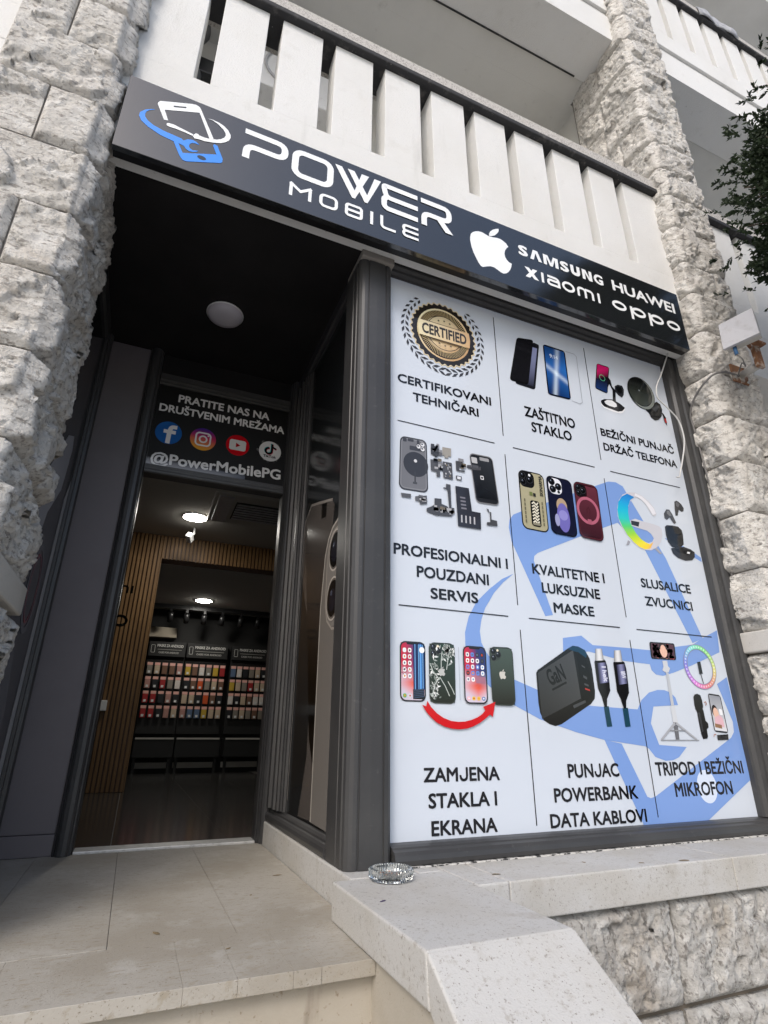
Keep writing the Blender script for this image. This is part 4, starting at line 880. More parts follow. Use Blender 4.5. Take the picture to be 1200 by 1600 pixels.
# --- 8 charger and cables
k = Ink(fnP); k.L = 14
k.poly([(1.6993,1.7875),(1.7090,1.8008),(1.9014,1.9111),(1.9349,1.9269),(1.9686,1.9250),(2.0080,1.9097),(2.0310,1.8717),(2.0381,1.8235),(2.0389,1.7189),(2.0314,1.6832),(2.0033,1.6576),(1.8150,1.5650),(1.7793,1.5568),(1.7461,1.5651),(1.7164,1.5811),(1.7009,1.6112),(1.6960,1.6547),(1.6977,1.7259)], '18191b')
k.grad(quad(*[(1.7075,1.7879),(1.9328,1.9052),(1.9469,1.6809),(1.7079,1.5853)]), 6, 6, lambda u, v: mixc(hx('2e3032'), hx('47494b'), u*.7+v*.3))
k.poly([(1.9011,1.9092),(1.9348,1.9259),(1.9685,1.9240),(2.0055,1.9095),(2.0186,1.8887),(2.0082,1.8724),(1.9642,1.8973),(1.9348,1.9014)], '143c54')
k.strip([(1.9370,1.8996),(1.9642,1.8973),(2.0053,1.8703),(2.0227,1.8228),(2.0265,1.7561),(2.0276,1.6906)], [(1.9478,1.8886),(1.9565,1.8484),(1.9548,1.7911),(1.9507,1.7346),(1.9531,1.6885),(1.9608,1.6612)], '101113')
k.text('GaN', *[(1.7748,1.7303),(1.8739,1.7671)], .075, '141517', .02); k.stroke([(1.7820,1.7143),(1.8705,1.7522)], .009, '1a1b1d')
for P_ in ([(1.9723,1.8377),(1.9913,1.8309),(1.9947,1.8215),(1.9757,1.8283)], [(1.9745,1.7901),(1.9981,1.7816),(1.9984,1.7683),(1.9774,1.7769)], [(1.9758,1.7524),(2.0021,1.7458),(2.0031,1.7365),(1.9768,1.7430)], [(1.8935,1.6487),(1.9703,1.6742),(1.9734,1.6633),(1.8960,1.6344)]): k.poly(P_, '44474a')
k.poly([(1.9771,1.7299),(2.0058,1.7234),(2.0071,1.7160),(1.9783,1.7225)], 'b03a34')
k.build('charger_block_picture', M['print'], po, 'black power adapter block marked GaN')
k = Ink(fnP); k.L = 20
for dx, dy, tx in ((0, 0, 'I helt'), (92, 8, '88W')):
    T_ = lambda L_: [(a, b) for a, b in L_]
    if dx == 0:
        A_ = [(2.0691,1.9133),(2.0756,1.9206),(2.1181,1.9242),(2.1249,1.9186),(2.1206,1.8666),(2.0653,1.8618)]; B_ = [(2.0590,1.8556),(2.0658,1.8648),(2.1240,1.8708),(2.1318,1.8633),(2.1375,1.8380),(2.1372,1.7603),(2.1351,1.7220),(2.1072,1.6834),(2.1002,1.6460),(2.0849,1.6457),(2.0757,1.6919),(2.0596,1.7290),(2.0579,1.7764)]
        C_ = [(2.0762,1.8506),(2.1320,1.8574),(2.1349,1.7621),(2.1279,1.7523),(2.0741,1.7532)]; D_ = [(2.0802,1.6474),(2.1111,1.6499),(2.1164,1.5583),(2.0833,1.5562)]; t0, t1 = [(2.0994,1.8361),(2.1016,1.7637)]
    else:
        A_ = [(2.1901,1.9123),(2.1969,1.9198),(2.2408,1.9234),(2.2465,1.9176),(2.2425,1.8650),(2.1857,1.8621)]; B_ = [(2.1795,1.8578),(2.1890,1.8652),(2.2461,1.8692),(2.2553,1.8616),(2.2604,1.8339),(2.2584,1.7599),(2.2546,1.7162),(2.2282,1.6791),(2.2204,1.6411),(2.2046,1.6407),(2.1933,1.6876),(2.1769,1.7233),(2.1785,1.7715)]
        C_ = [(2.1991,1.8488),(2.2541,1.8555),(2.2546,1.7608),(2.2485,1.7508),(2.1957,1.7518)]; D_ = [(2.1971,1.6425),(2.2317,1.6451),(2.2319,1.5594),(2.1976,1.5563)]; t0, t1 = [(2.2194,1.8172),(2.2231,1.7830)]
    k.poly(D_, '1d4253'); k.poly(B_, '15161a'); k.grad(quad(A_[1], A_[2], A_[4], A_[5]), 5, 1, lambda u, v: mixc(hx('7b7d80'), hx('e3e4e6'), math.sin(u*3.1))); k.grad(quad(C_[0], C_[1], C_[2], C_[4]), 5, 3, lambda u, v: mixc(hx('2b2d44'), hx('8a8db4'), math.sin(u*3.1)**2))
    k.text(tx, t0, t1, .028, 'dfe2f2', .02)
k.build('cable_picture', M['print'], po, 'two braided data cables with metal plugs')
# --- 9 tripod, ring light and microphone
k = Ink(fnP); k.L = 20
q = quad(*[(2.4516,1.9800),(2.6348,1.9821),(2.6263,1.8930),(2.4453,1.8918)]); k.poly(rr(q, 0, 0, 1, 1, .012), '16161a'); k.poly(rr(q, .05, .08, .95, .92, .006), '53303a'); rg = random.Random(8)
for i in range(46):
    u, v = rg.uniform(.1, .9), rg.uniform(.15, .85); k.poly(circ(q(u, v), rg.uniform(.006, .012), 8), rg.choice(['d98a86', 'b54a56', '3a3440', 'e8c3b6', '5f8f8a', 'f2d7cf', '8b2f40']), lay=False)
k.L += 1; k.poly(circ(q(.52, .5), .026, 18, .034), 'e6b9a4'); k.stroke(arc(q(.52, .53), .027, 10, 170, 10, .036), .012, '2a1b1c')
k.poly([(2.5214,1.8854),(2.5569,1.8873),(2.5558,1.8601),(2.5674,1.8482),(2.5537,1.8290),(2.5298,1.8259),(2.5095,1.8373),(2.5224,1.8544)], 'c9ccd2')
for a_, b_, w0, w1, cl in (((700, 350), (728, 520), .018, .022, 'b9bdc4'), ((726, 515), (742, 600), .030, .034, 'c7cad0'), ((738, 596), (754, 678), .026, .02, '5b5d63'), ((738, 600), (672, 682), .012, .009, 'b3b6bc'), ((744, 600), (848, 682), .012, .009, 'b3b6bc'), ((716, 634), (790, 636), .006, .006, '8d9096'), ((668, 683), (858, 684), .004, .004, '8d9096')):
    pass
tp = [(2.5415,1.8264),(2.5379,1.6555),(2.5363,1.6604),(2.5374,1.5777),(2.5356,1.5815),(2.5314,1.5015),(2.5318,1.5776),(2.4204,1.4994),(2.5403,1.5777),(2.6677,1.4998),(2.4863,1.5428),(2.5965,1.5436),(2.4145,1.4976),(2.6817,1.4979)]
for i, (w0, w1, cl) in enumerate(((.018, .022, 'b9bdc4'), (.030, .034, 'ccd0d6'), (.030, .024, '6a6c72'), (.013, .010, 'a9acb3'), (.013, .010, 'a9acb3'), (.006, .006, '8d9096'), (.004, .004, '8d9096'))):
    k.stroke([tp[2*i], tp[2*i+1]], w0, cl, w1=w1)
k.build('tripod_picture', M['print'], po, 'white phone tripod')
k = Ink(fnP); k.L = 20; rl_ = [(2.6754,1.8638),(2.9179,1.8668),(2.8242,1.9876),(2.7671,1.7495)]; rc_ = ((rl_[0][0]+rl_[1][0])/2, (rl_[2][1]+rl_[3][1])/2); ra_ = (rl_[1][0]-rl_[0][0])/2; rb_ = (rl_[2][1]-rl_[3][1])/2; n_ = 60; k.L += 1
import colorsys
o_ = [(rc_[0]+ra_*.97*math.cos(2*math.pi*i/n_), rc_[1]+rb_*.97*math.sin(2*math.pi*i/n_)) for i in range(n_)]; i_ = [(rc_[0]+ra_*.79*math.cos(2*math.pi*i/n_), rc_[1]+rb_*.79*math.sin(2*math.pi*i/n_)) for i in range(n_)]
ko = [lin(colorsys.hsv_to_rgb(((i/n_)*1.0+.18) % 1, .42, .86)) for i in range(n_)]
k.ring(circ(rc_, ra_, n_, rb_), circ(rc_, ra_*.76, n_, rb_*.76), '8c86a0'); k.L += 1
k.tri(o_+i_, [(i, (i+1) % n_, n_+(i+1) % n_, n_+i) for i in range(n_)], ko+ko)
k.L += 1
for i in range(36): k.poly(circ((rc_[0]+ra_*.88*math.cos(2*math.pi*i/36), rc_[1]+rb_*.88*math.sin(2*math.pi*i/36)), .0055, 8), mixc(ko[int(i/36*n_)], (1, 1, 1), .45), lay=False)
k.poly([(2.7811,1.8925),(2.8069,1.8959),(2.8067,1.8317),(2.7810,1.8285)], '26272b'); k.stroke([(2.7910,1.8310),(2.7974,1.7797)], .006, '4a4c52')
k.build('ring_light_picture', M['print'], po, 'round rainbow ring light')
k = Ink(fnP); k.L = 20
k.poly([(2.7013,1.7095),(2.7139,1.7221),(2.7360,1.7259),(2.7552,1.7192),(2.7605,1.6959),(2.7605,1.6654),(2.7530,1.6501),(2.7560,1.6401),(2.7568,1.5921),(2.7712,1.5804),(2.7697,1.5606),(2.7533,1.5506),(2.7519,1.5164),(2.7427,1.5057),(2.7127,1.5037),(2.7060,1.5308),(2.7054,1.5895),(2.7065,1.6341),(2.6989,1.6490),(2.6972,1.6740)], '1b1c1f'); k.poly([(2.7116,1.6312),(2.7272,1.6335),(2.7266,1.5406),(2.7136,1.5367)], '35373c')
q = quad(*[(2.8137,1.7313),(2.9078,1.7237),(2.9098,1.5319),(2.8068,1.5392)]); k.poly(rr(q, 0, 0, 1, 1, .016), '2a2b30'); k.grad(quad(q(.06, .96), q(.94, .96), q(.94, .04), q(.06, .04)), 4, 8, lambda u, v: mixc(hx('d9dbe0'), hx('8e939c'), v))
k.poly(circ(q(.30, .55), .022, 16, .030), '20191c'); k.poly(circ(q(.36, .49), .020, 16, .028), 'e3bba6'); k.poly([q(u, v) for u, v in ((.15, .18), (.80, .14), (.82, .36), (.62, .46), (.40, .42), (.2, .38))], 'dcb2bc'); k.poly([q(u, v) for u, v in ((.10, .12), (.60, .1), (.62, .2), (.12, .22))], '8d6a4e'); k.poly(rr(q, .62, .46, .86, .62, .006), 'eceef2')
k.poly([(2.8200,1.5235),(2.9039,1.5278),(2.8994,1.5001),(2.8180,1.4980)], '1d1e21')
for pts in ([(2.7718,1.6829),(2.7852,1.6873),(2.7883,1.6772),(2.7767,1.6688)], [(2.7928,1.5136),(2.7995,1.5254),(2.8152,1.5274)]): k.stroke(pts, .004, 'a87868')
k.build('microphone_picture', M['print'], po, 'small black microphone and phone')

# ------------------------------------------------------------------ sign lettering
fnS = lambda u, v, L: (u, 1.9545-.0003*L, v)
WHT = 'f4f7f8'
k = Ink(fnS)
k.poly([(-0.328,4.233),(-0.327,4.244),(-0.323,4.254),(-0.317,4.260),(-0.187,4.322),(-0.171,4.327),(-0.158,4.325),(-0.148,4.317),(-0.141,4.303),(-0.066,4.144),(-0.083,4.134),(-0.147,4.283),(-0.295,4.212),(-0.271,4.151),(-0.288,4.146)], WHT)
k.poly([(-0.263,4.261),(-0.210,4.286),(-0.207,4.283),(-0.208,4.277),(-0.260,4.252)], '33383d')
k.poly([(-0.274,4.123),(-0.273,4.130),(-0.267,4.135),(-0.244,4.138),(-0.200,4.130),(-0.157,4.123),(-0.156,4.111),(-0.198,4.115),(-0.236,4.116),(-0.257,4.113),(-0.271,4.116)], WHT)
k.poly([(-0.155,4.109),(-0.154,4.121),(-0.146,4.135),(-0.135,4.136),(-0.130,4.129),(-0.104,4.129),(-0.081,4.134),(-0.052,4.146),(-0.034,4.160),(-0.020,4.178),(-0.015,4.196),(-0.018,4.212),(-0.030,4.231),(-0.060,4.255),(-0.086,4.265),(-0.107,4.264),(-0.087,4.269),(-0.056,4.267),(-0.030,4.257),(-0.009,4.239),(0.006,4.213),(0.008,4.195),(0.003,4.172),(-0.011,4.152),(-0.031,4.134),(-0.064,4.118),(-0.102,4.106),(-0.130,4.104),(-0.148,4.099)], WHT)
k.build('emblem_upper', M['gprint'], sg, 'white phone outline and screwdriver swoosh of the emblem')
k = Ink(fnS)
k.poly([(-0.330,4.191),(-0.353,4.173),(-0.365,4.155),(-0.368,4.137),(-0.364,4.119),(-0.351,4.102),(-0.324,4.086),(-0.281,4.075),(-0.239,4.071),(-0.201,4.068),(-0.191,4.060),(-0.175,4.078),(-0.152,4.086),(-0.135,4.081),(-0.122,4.070),(-0.140,4.070),(-0.154,4.066),(-0.163,4.052),(-0.164,4.039),(-0.159,4.027),(-0.146,4.020),(-0.121,4.030),(-0.128,4.019),(-0.142,4.011),(-0.158,4.006),(-0.173,4.012),(-0.186,4.028),(-0.211,4.032),(-0.236,4.033),(-0.290,4.041),(-0.343,4.063),(-0.376,4.087),(-0.389,4.112),(-0.389,4.136),(-0.372,4.164),(-0.348,4.183)], '3d8ff2')
k.poly([(-0.232,4.035),(-0.211,4.035),(-0.205,4.022),(-0.184,3.980),(-0.042,4.049),(-0.063,4.100),(-0.059,4.111),(-0.044,4.108),(-0.012,4.035),(-0.011,4.014),(-0.018,4.004),(-0.163,3.936),(-0.179,3.937),(-0.195,3.957)], '3d8ff2')
k.poly(circ([(-0.102,3.993)][0], .020, 20, .013), '22313f')
k.build('emblem_lower', M['gprint'], sg, 'blue orbit, spanner and phone of the emblem')
def rpath(pts, r, n=5):
    """polyline with rounded inner corners"""
    out = [pts[0]]
    for a, b, c_ in zip(pts, pts[1:], pts[2:]):
        a, b, c_ = Vector(a), Vector(b), Vector(c_); d1 = (a-b); d2 = (c_-b); rr_ = min(r, d1.length*.49, d2.length*.49)
        p1 = b+d1.normalized()*rr_; p2 = b+d2.normalized()*rr_
        for i in range(n+1):
            t = i/n; q_ = p1*(1-t)**2+b*2*t*(1-t)+p2*t*t; out.append((q_.x, q_.y))
    return out+[pts[-1]]
def closed_rr(x0, z0, x1, z1, r, n=6):
    out = []
    for cx, cz, a0 in ((x1-r, z1-r, 0), (x0+r, z1-r, 90), (x0+r, z0+r, 180), (x1-r, z0+r, 270)):
        for i in range(n+1):
            a = R(a0+90*i/n); out.append((cx+r*math.cos(a), cz+r*math.sin(a)))
    return out
k = Ink(fnS); w = .034; z0, z1 = 4.103, 4.303; h_ = w/2
zm = 4.19
k.stroke(rpath([(.071, z1-h_), (.290-h_, z1-h_), (.290-h_, zm), (.071+h_, zm), (.071+h_, z0)], .045), w, WHT)           # P
k.stroke(closed_rr(.311+h_, z0+h_, .531-h_, z1-h_, .042), w, WHT, True)                                             # O
k.stroke([(.558, z1), (.645, z0+.012), (.728, z1)][0:3], .001, WHT)
k.poly([(.536, z1), (.574, z1), (.655, z0+.045), (.636, z0)], WHT); k.poly([(.686, z1), (.727, z1), (.652, z0), (.636, z0), (.636, z0+.01)], WHT)
k.poly([(.606, z1), (.644, z1), (.725, z0+.045), (.706, z0)], WHT); k.poly([(.759, z1), (.797, z1), (.722, z0), (.706, z0), (.706, z0+.01)], WHT)   # W
k.stroke(rpath([(1.017, z1-h_), (.817, z1-h_), (.803+h_-.003, (z1+zm)/2+.012), (.83, zm+.013), (1.018, zm+.013)], .035), w*.95, WHT)
k.stroke(rpath([(.83, zm+.013), (.803+h_-.004, zm-.005), (.803+h_-.004, z0+h_), (1.017, z0+h_)], .04), w*.95, WHT)           # E
k.stroke(rpath([(1.038, z1-h_), (1.232-h_, z1-h_), (1.232-h_, zm+.003), (1.038+h_, zm+.003), (1.038+h_, z0)], .04), w, WHT)   # R
k.poly([(1.135, zm-.012), (1.180, zm-.012), (1.236, z0), (1.188, z0)], WHT)
k.build('lettering', M['gprint'], sg, 'wide white lettering POWER')
k = Ink(fnS); w = .0165; z0, z1 = 3.965, 4.056; h_ = w/2
k.stroke([(.311+h_, z0), (.311+h_, z1-.004)], w, WHT); k.stroke([(.424-h_, z0), (.424-h_, z1-.004)], w, WHT); k.stroke([(.313, z1-.004), (.3675, z0+.045), (.422, z1-.004)], w, WHT)
k.stroke(closed_rr(.464+h_, z0+h_, .562-h_, z1-h_, .022), w, WHT, True)
k.stroke(closed_rr(.600+h_, z0+h_, .698-h_, z1-h_, .014), w, WHT, True); k.stroke([(.606, (z0+z1)/2), (.692, (z0+z1)/2)], w, WHT)
k.stroke([(.747, z0), (.747, z1)], w, WHT)
k.stroke(rpath([(.795+h_, z1), (.795+h_, z0+h_), (.884, z0+h_)], .025), w, WHT)
k.stroke(rpath([(1.018, z1-h_), (.922+h_, z1-h_), (.922+h_, (z0+z1)/2), (1.018, (z0+z1)/2)], .022), w, WHT); k.stroke(rpath([(1.018, (z0+z1)/2-.0005), (.922+h_, (z0+z1)/2-.0005), (.922+h_, z0+h_), (1.018, z0+h_)], .022), w, WHT)
k.build('lettering', M['gprint'], sg, 'thin white lettering MOBILE')
k = Ink(fnS); k.poly(AP, WHT); k.poly(AL, WHT); k.build('fruit_logo', M['gprint'], sg, 'white bitten fruit logo')
k = Ink(fnS)
def sl(t, x0, x1, off=.03): k.text(t, (x0, 4.158), (x1, 4.158), .080, WHT, off)
k.text('S', (1.684, 4.160), (1.752, 4.160), .080, WHT, .036)
k.poly([(1.766, 4.160), (1.793, 4.240), (1.826, 4.240), (1.853, 4.160), (1.828, 4.160), (1.8095, 4.218), (1.791, 4.160)], WHT)
mx = 1.866
k.poly([(mx, 4.16), (mx, 4.24), (mx+.036, 4.24), (mx+.056, 4.185), (mx+.076, 4.24), (mx+.112, 4.24), (mx+.112, 4.16), (mx+.088, 4.16), (mx+.088, 4.222), (mx+.066, 4.16), (mx+.046, 4.16), (mx+.024, 4.222), (mx+.024, 4.16)], WHT)
k.text('S', (1.992, 4.160), (2.058, 4.160), .080, WHT, .036)
k.stroke(rpath([(2.085, 4.240), (2.085, 4.172), (2.133, 4.172), (2.133, 4.240)], .02), .025, WHT)
nx = 2.163
k.poly([(nx, 4.16), (nx, 4.24), (nx+.030, 4.24), (nx+.055, 4.185), (nx+.055, 4.24), (nx+.078, 4.24), (nx+.078, 4.16), (nx+.050, 4.16), (nx+.023, 4.217), (nx+.023, 4.16)], WHT)
k.text('G', (2.255, 4.160), (2.330, 4.160), .080, WHT, .034)
k.build('lettering', M['gprint'], sg, 'bold white lettering SAMSUNG')
k = Ink(fnS); w = .0175; z0, z1 = 4.003, 4.080; xm = (z0+z1)/2
k.poly([(1.715, z1), (1.748, z1), (1.812, z0), (1.779, z0)], WHT); k.poly([(1.776, z1), (1.808, z1), (1.748, z0), (1.716, z0)], WHT)
k.stroke([(1.842, z0), (1.842, z1)], w, WHT)
k.stroke(rpath([(1.880, z1-.008), (1.962, z1-.008), (1.962, z0)], .03), w, WHT); k.stroke(rpath([(1.955, xm+.004), (1.882, xm+.004), (1.882, z0+.008), (1.955, z0+.008)], .02), w, WHT)
k.stroke(circ((2.034, xm), .040, 30, .031), w, WHT, True)
k.stroke(rpath([(2.109, z0), (2.109, z1-.009), (2.165, z1-.009), (2.165, z0)], .024), w, WHT); k.stroke(rpath([(2.165, z1-.010), (2.222, z1-.010), (2.222, z0)], .024), w, WHT)
k.stroke([(2.270, z0), (2.270, z1)], w, WHT)
k.build('lettering', M['gprint'], sg, 'rounded white lettering XIAOMI')
k = Ink(fnS); k.text('HUAWEI', (2.410, 4.165), (2.962, 4.165), .085, WHT, .022); k.build('lettering', M['gprint'], sg, 'white lettering HUAWEI')
k = Ink(fnS); w = .0195
for cx in (2.440, 2.604, 2.762, 2.910):
    e = [(cx+.050*math.cos(t/30*6.2832), 4.047+.027*math.sin(t/30*6.2832)) for t in range(30)]; k.stroke(e, w, WHT, True)
for x in (2.541, 2.699): k.stroke([(x, 4.078), (x, 3.975)], .021, WHT)
k.build('lettering', M['gprint'], sg, 'wide white lettering OPPO')

# ------------------------------------------------------------------ transom print
fnT = lambda u, v, L: (u, 3.4992-.0003*L, v)
tp_ = thing('transom_sticker', 'black transom sticker over the door with four round social media icons', 'sticker', (.27, 3.5, 3.12))
MB().add([(-.176, 3.4992, 3.1135), (.7135, 3.4992, 3.1135), (.7135, 3.4992, 3.7135), (-.176, 3.4992, 3.7135)], [(0, 1, 2, 3)]).build('sticker_sheet', M['sticker'], tp_, fixn=False)
GW = 'e2e2e2'
k = Ink(fnT); k.grad(quad((-.175, 3.165), (.45, 3.150), (.45, 3.114), (-.175, 3.114)), 6, 4, lambda u, v: mixc((.30, .30, .31), (.006, .006, .006), max(v, u**3))); k.build('pale_lower_edge', M['print'], tp_)
k = Ink(fnT)
k.text('PRATITE NAS NA', *[(-0.046,3.607),(0.577,3.612)], .060, GW, .024); k.build('lettering', M['print'], tp_, 'grey-white lettering PRATITE NAS NA'); k = Ink(fnT); k.text('DRUŠTVENIM MREŽAMA', *[(-0.155,3.514),(0.692,3.526)], .058, GW, .024)
k.build('lettering', M['print'], tp_, 'grey-white lettering DRUŠTVENIM MREŽAMA'); k = Ink(fnT); k.text('@PowerMobilePG', *[(-0.152,3.127),(0.693,3.161)], .077, GW, .022)
k.build('lettering', M['print'], tp_, 'white lettering @PowerMobilePG')
k = Ink(fnT); ca = (-.072, 3.362); k.poly(circ(ca, .083, 36), '2560a8')
k.stroke(rpath([(ca[0]+.048, ca[1]+.047), (ca[0]+.012, ca[1]+.047), (ca[0]+.004, ca[1]+.01), (ca[0]+.002, ca[1]-.078)], .03), .028, GW); k.stroke([(ca[0]-.032, ca[1]+.008), (ca[0]+.044, ca[1]+.008)], .026, GW)
k.build('social_icon', M['print'], tp_, 'blue round icon with a white letter f')
k = Ink(fnT); ci = (.148, 3.362)
def ig(u, v):
    x, z = math.sqrt(v)*math.cos(6.2832*u), math.sqrt(v)*math.sin(6.2832*u)
    a = mixc(hx('e0a03a'), hx('c1355a'), max(0, min(1, (z+.9)*.9+.15*x))); return mixc(a, hx('4a2f86'), max(0, min(1, (z-.1)*1.3)))
k.grad(lambda u, v: (ci[0]+.084*math.sqrt(v)*math.cos(6.2832*u), ci[1]+.084*math.sqrt(v)*math.sin(6.2832*u)), 36, 6, ig)
k.stroke(closed_rr(ci[0]-.047, ci[1]-.047, ci[0]+.047, ci[1]+.047, .024), .011, GW, True); k.stroke(circ(ci, .023, 26), .011, GW, True); k.poly(circ((ci[0]+.031, ci[1]+.031), .006, 10), GW)
k.build('social_icon', M['print'], tp_, 'purple to orange round icon with a camera outline')
k = Ink(fnT); cy = (.378, 3.367); k.poly(circ(cy, .079, 36), 'c01420'); k.poly(closed_rr(cy[0]-.056, cy[1]-.040, cy[0]+.056, cy[1]+.040, .016), 'd6d4d2'); k.poly([(cy[0]-.012, cy[1]-.018), (cy[0]+.019, cy[1]), (cy[0]-.012, cy[1]+.018)], 'a3141d')
k.build('social_icon', M['print'], tp_, 'red round icon with a play triangle')
k = Ink(fnT); ct = (.603, 3.368); rg = random.Random(2)
for i in range(26):
    a = rg.uniform(0, 6.28); r_ = rg.uniform(.074, .088); k.poly(circ((ct[0]+r_*math.cos(a), ct[1]+r_*math.sin(a)), rg.uniform(.003, .010), 7), rg.choice(['4a4a4a', '6b6b6b', '3a3a3c']), lay=False)
k.poly(circ(ct, .078, 36), 'd8d8d8')
for dx, dz, cl in ((-.003, .003, '3fa8ad'), (.003, -.003, 'c23a50'), (0, 0, '151515')):
    k.stroke(arc((ct[0]-.010+dx, ct[1]+.002+dz), .022, 80, 360, 18), .014, cl); k.stroke([(ct[0]+.012+dx, ct[1]+.002+dz), (ct[0]+.012+dx, ct[1]+.058+dz)], .014, cl); k.stroke(arc((ct[0]+.042+dx, ct[1]+.056+dz), .032, 180, 270, 8), .013, cl)
k.text('TikTok', (ct[0]-.046, ct[1]-.052), (ct[0]+.044, ct[1]-.052), .020, '1c1c1c', .02)
k.build('social_icon', M['print'], tp_, 'white round icon with a black music note')

# ------------------------------------------------------------------ side window picture
fnG = lambda u, v, L: (.7905-.0003*L, u, v)
sp = thing('phone_poster', 'tall dark poster of a titanium phone with camera rings in the narrow side window', 'poster', (.79, 2.7, 1.15))
MB().add([(.7905, 2.346, 1.1435), (.7905, 3.119, 1.1435), (.7905, 3.119, 3.8485), (.7905, 2.346, 3.8485)], [(0, 1, 2, 3)]).build('poster_sheet', M['gblack'], sp, fixn=False)
k = Ink(fnG)
k.poly([(3.119, 2.60), (3.10, 2.74), (2.975, 2.785), (2.56, 2.66), (2.52, 2.62), (2.60, 2.2), (2.62, 1.16), (2.90, 1.152), (2.80, 1.42), (2.80, 1.9), (3.06, 2.30), (3.115, 2.42)], '56514e')
k.grad(quad((3.085, 2.68), (2.56, 2.60), (2.64, 1.30), (2.78, 1.5)), 6, 10, lambda u, v: mixc(hx('0c0b0b'), hx('524d4a'), max(0, min(1, (v-.35)*1.6))))
k.stroke([(3.119, 1.2), (3.119, 2.62), (3.10, 2.72), (2.975, 2.785), (2.80, 2.735), (2.56, 2.662)], .016, '8f8984')
k.poly([(2.755, 2.71), (2.66, 2.685), (2.66, 2.60), (2.755, 2.62)], '151312')
k.build('phone_back_picture', M['gprint'], sp, 'brown phone seen from the back')
k = Ink(fnG); k.L = 30
k.poly([(2.66, 1.158), (2.345, 1.150), (2.345, 2.49), (2.42, 2.51), (2.51, 2.49), (2.575, 2.44), (2.62, 2.36), (2.66, 2.1)], '77736f')
k.stroke([(2.655, 1.16), (2.655, 2.1), (2.615, 2.36), (2.572, 2.44), (2.51, 2.485), (2.42, 2.505)], .014, 'b4aea6')
k.stroke([(2.345, 2.53-.06), (2.50, 2.455), (2.56, 2.39), (2.575, 2.30), (2.575, 2.10), (2.54, 2.02), (2.46, 1.97), (2.345, 1.96)], .012, 'a39c95')
k.poly([(2.345, 2.462), (2.50, 2.447), (2.55, 2.385), (2.567, 2.30), (2.567, 2.10), (2.535, 2.028), (2.46, 1.98), (2.345, 1.968)], '85817d')
for cu in ((2.452, 2.352), (2.456, 2.112)):
    k.poly(circ(cu, .098, 36, .106), 'c4bdb5'); k.poly(circ(cu, .090, 36, .097), '6a645f'); k.poly(circ(cu, .080, 36, .087), '141415'); k.poly(circ((cu[0]+.005, cu[1]-.006), .050, 28, .055), '202028'); k.poly(circ((cu[0]+.02, cu[1]+.03), .014, 12), '4d5262')
k.build('phone_front_picture', M['gprint'], sp, 'pale titanium phone with big camera rings')
fnL = lambda u, v, L: (-.5315+.0003*L, u, v)
lp = thing('left_poster', 'dark grey poster in the left side window, glimpsed past the stone pillar', 'poster', (-.53, 2.9, 1.1))
MB().add([(-.5315, 2.641, 1.101), (-.5315, 3.319, 1.101), (-.5315, 3.319, 3.849), (-.5315, 2.641, 3.849)], [(0, 1, 2, 3)]).build('poster_sheet', M['gblack'], lp, fixn=False)
k = Ink(fnL)
k.poly([(2.66, 2.60), (2.95, 2.95), (3.10, 3.02), (3.14, 2.95), (3.10, 2.70), (2.9, 2.5), (2.8, 2.2), (2.7, 2.2)], 'a5a7ad'); k.poly([(3.22, 1.12), (3.318, 1.12), (3.318, 2.85), (3.24, 2.7)], 'c4c6cc')
k.stroke(arc((3.0, 2.15), .13, 0, 360, 24, .2), .03, '5a5c62'); k.stroke(arc((3.0, 2.15), .10, 0, 360, 24, .16), .012, 'a5404e')
k.poly([(2.65, 1.12), (3.0, 1.12), (3.05, 1.6), (2.9, 1.9), (2.65, 1.9)], '55575c')
k.build('phone_picture', M['print'], lp)

# ------------------------------------------------------------------ shop interior seen through the door
fl = struct(bpy.data.objects.new('interior_floor', None)); C.objects.link(fl)
MB().box(-1.8, 2.2, 3.601, 9.9, .90, .9560).build('grout_bed', M['grout'], fl)
tx = [-1.6, -1.02, -.02+.01, .592, 1.19, 1.79]; ty = [3.602, 4.69, 5.78, 6.87, 7.96, 9.05, 9.88]
tme = {}
for a, b in zip(tx, tx[1:]):
    for c_, d in zip(ty, ty[1:]):
        MB().box(a+.002, b-.002, c_+.002, d-.002, .93, .960).build('tile', M['ftile'], fl)
iw = thing('interior_shell', 'dark interior walls and pale ceiling of the phone shop', 'room', (.3, 6, .96)); iw['kind'] = 'structure'; del iw['category']
MB().box(-1.7, 2.1, 3.601, 6.94, 3.692, 3.75).build('front_ceiling', M['inceil'], iw)
MB().box(-1.7, 2.1, 6.93, 9.9, 3.40, 3.46).build('rear_ceiling', M['inceil'], iw)
MB().box(-1.75, -1.6, 3.601, 9.9, .96, 3.75).build('side_wall', M['inwall'], iw)
MB().box(2.0, 2.15, 3.601, 9.9, .96, 3.75).build('side_wall', M['inwall'], iw)
MB().box(-1.75, 2.15, 9.72, 9.9, .96, 3.75).build('rear_wall', M['inwall'], iw)
MB().box(.85, 2.15, 2.26, 2.30, 1.07, 3.94).build('window_backing', M['inwall'], iw)
MB().box(3.0, 3.1, 2.3, 3.6, .96, 4.0).build('side_wall', M['inwall'], iw)
MB().box(.81, 3.1, 3.52, 3.60, .9, 4.04).build('front_wall', M['inwall'], iw)
MB().box(-1.75, -.28, 3.565, 3.60, .9, 4.04).build('front_wall', M['inwall'], iw)
MB().box(-1.75, 3.1, 3.565, 3.60, 3.79, 4.04).build('front_wall', M['inwall'], iw)
MB().box(-1.75, -.60, 2.62, 2.70, .9, 4.04).build('front_wall', M['inwall'], iw)

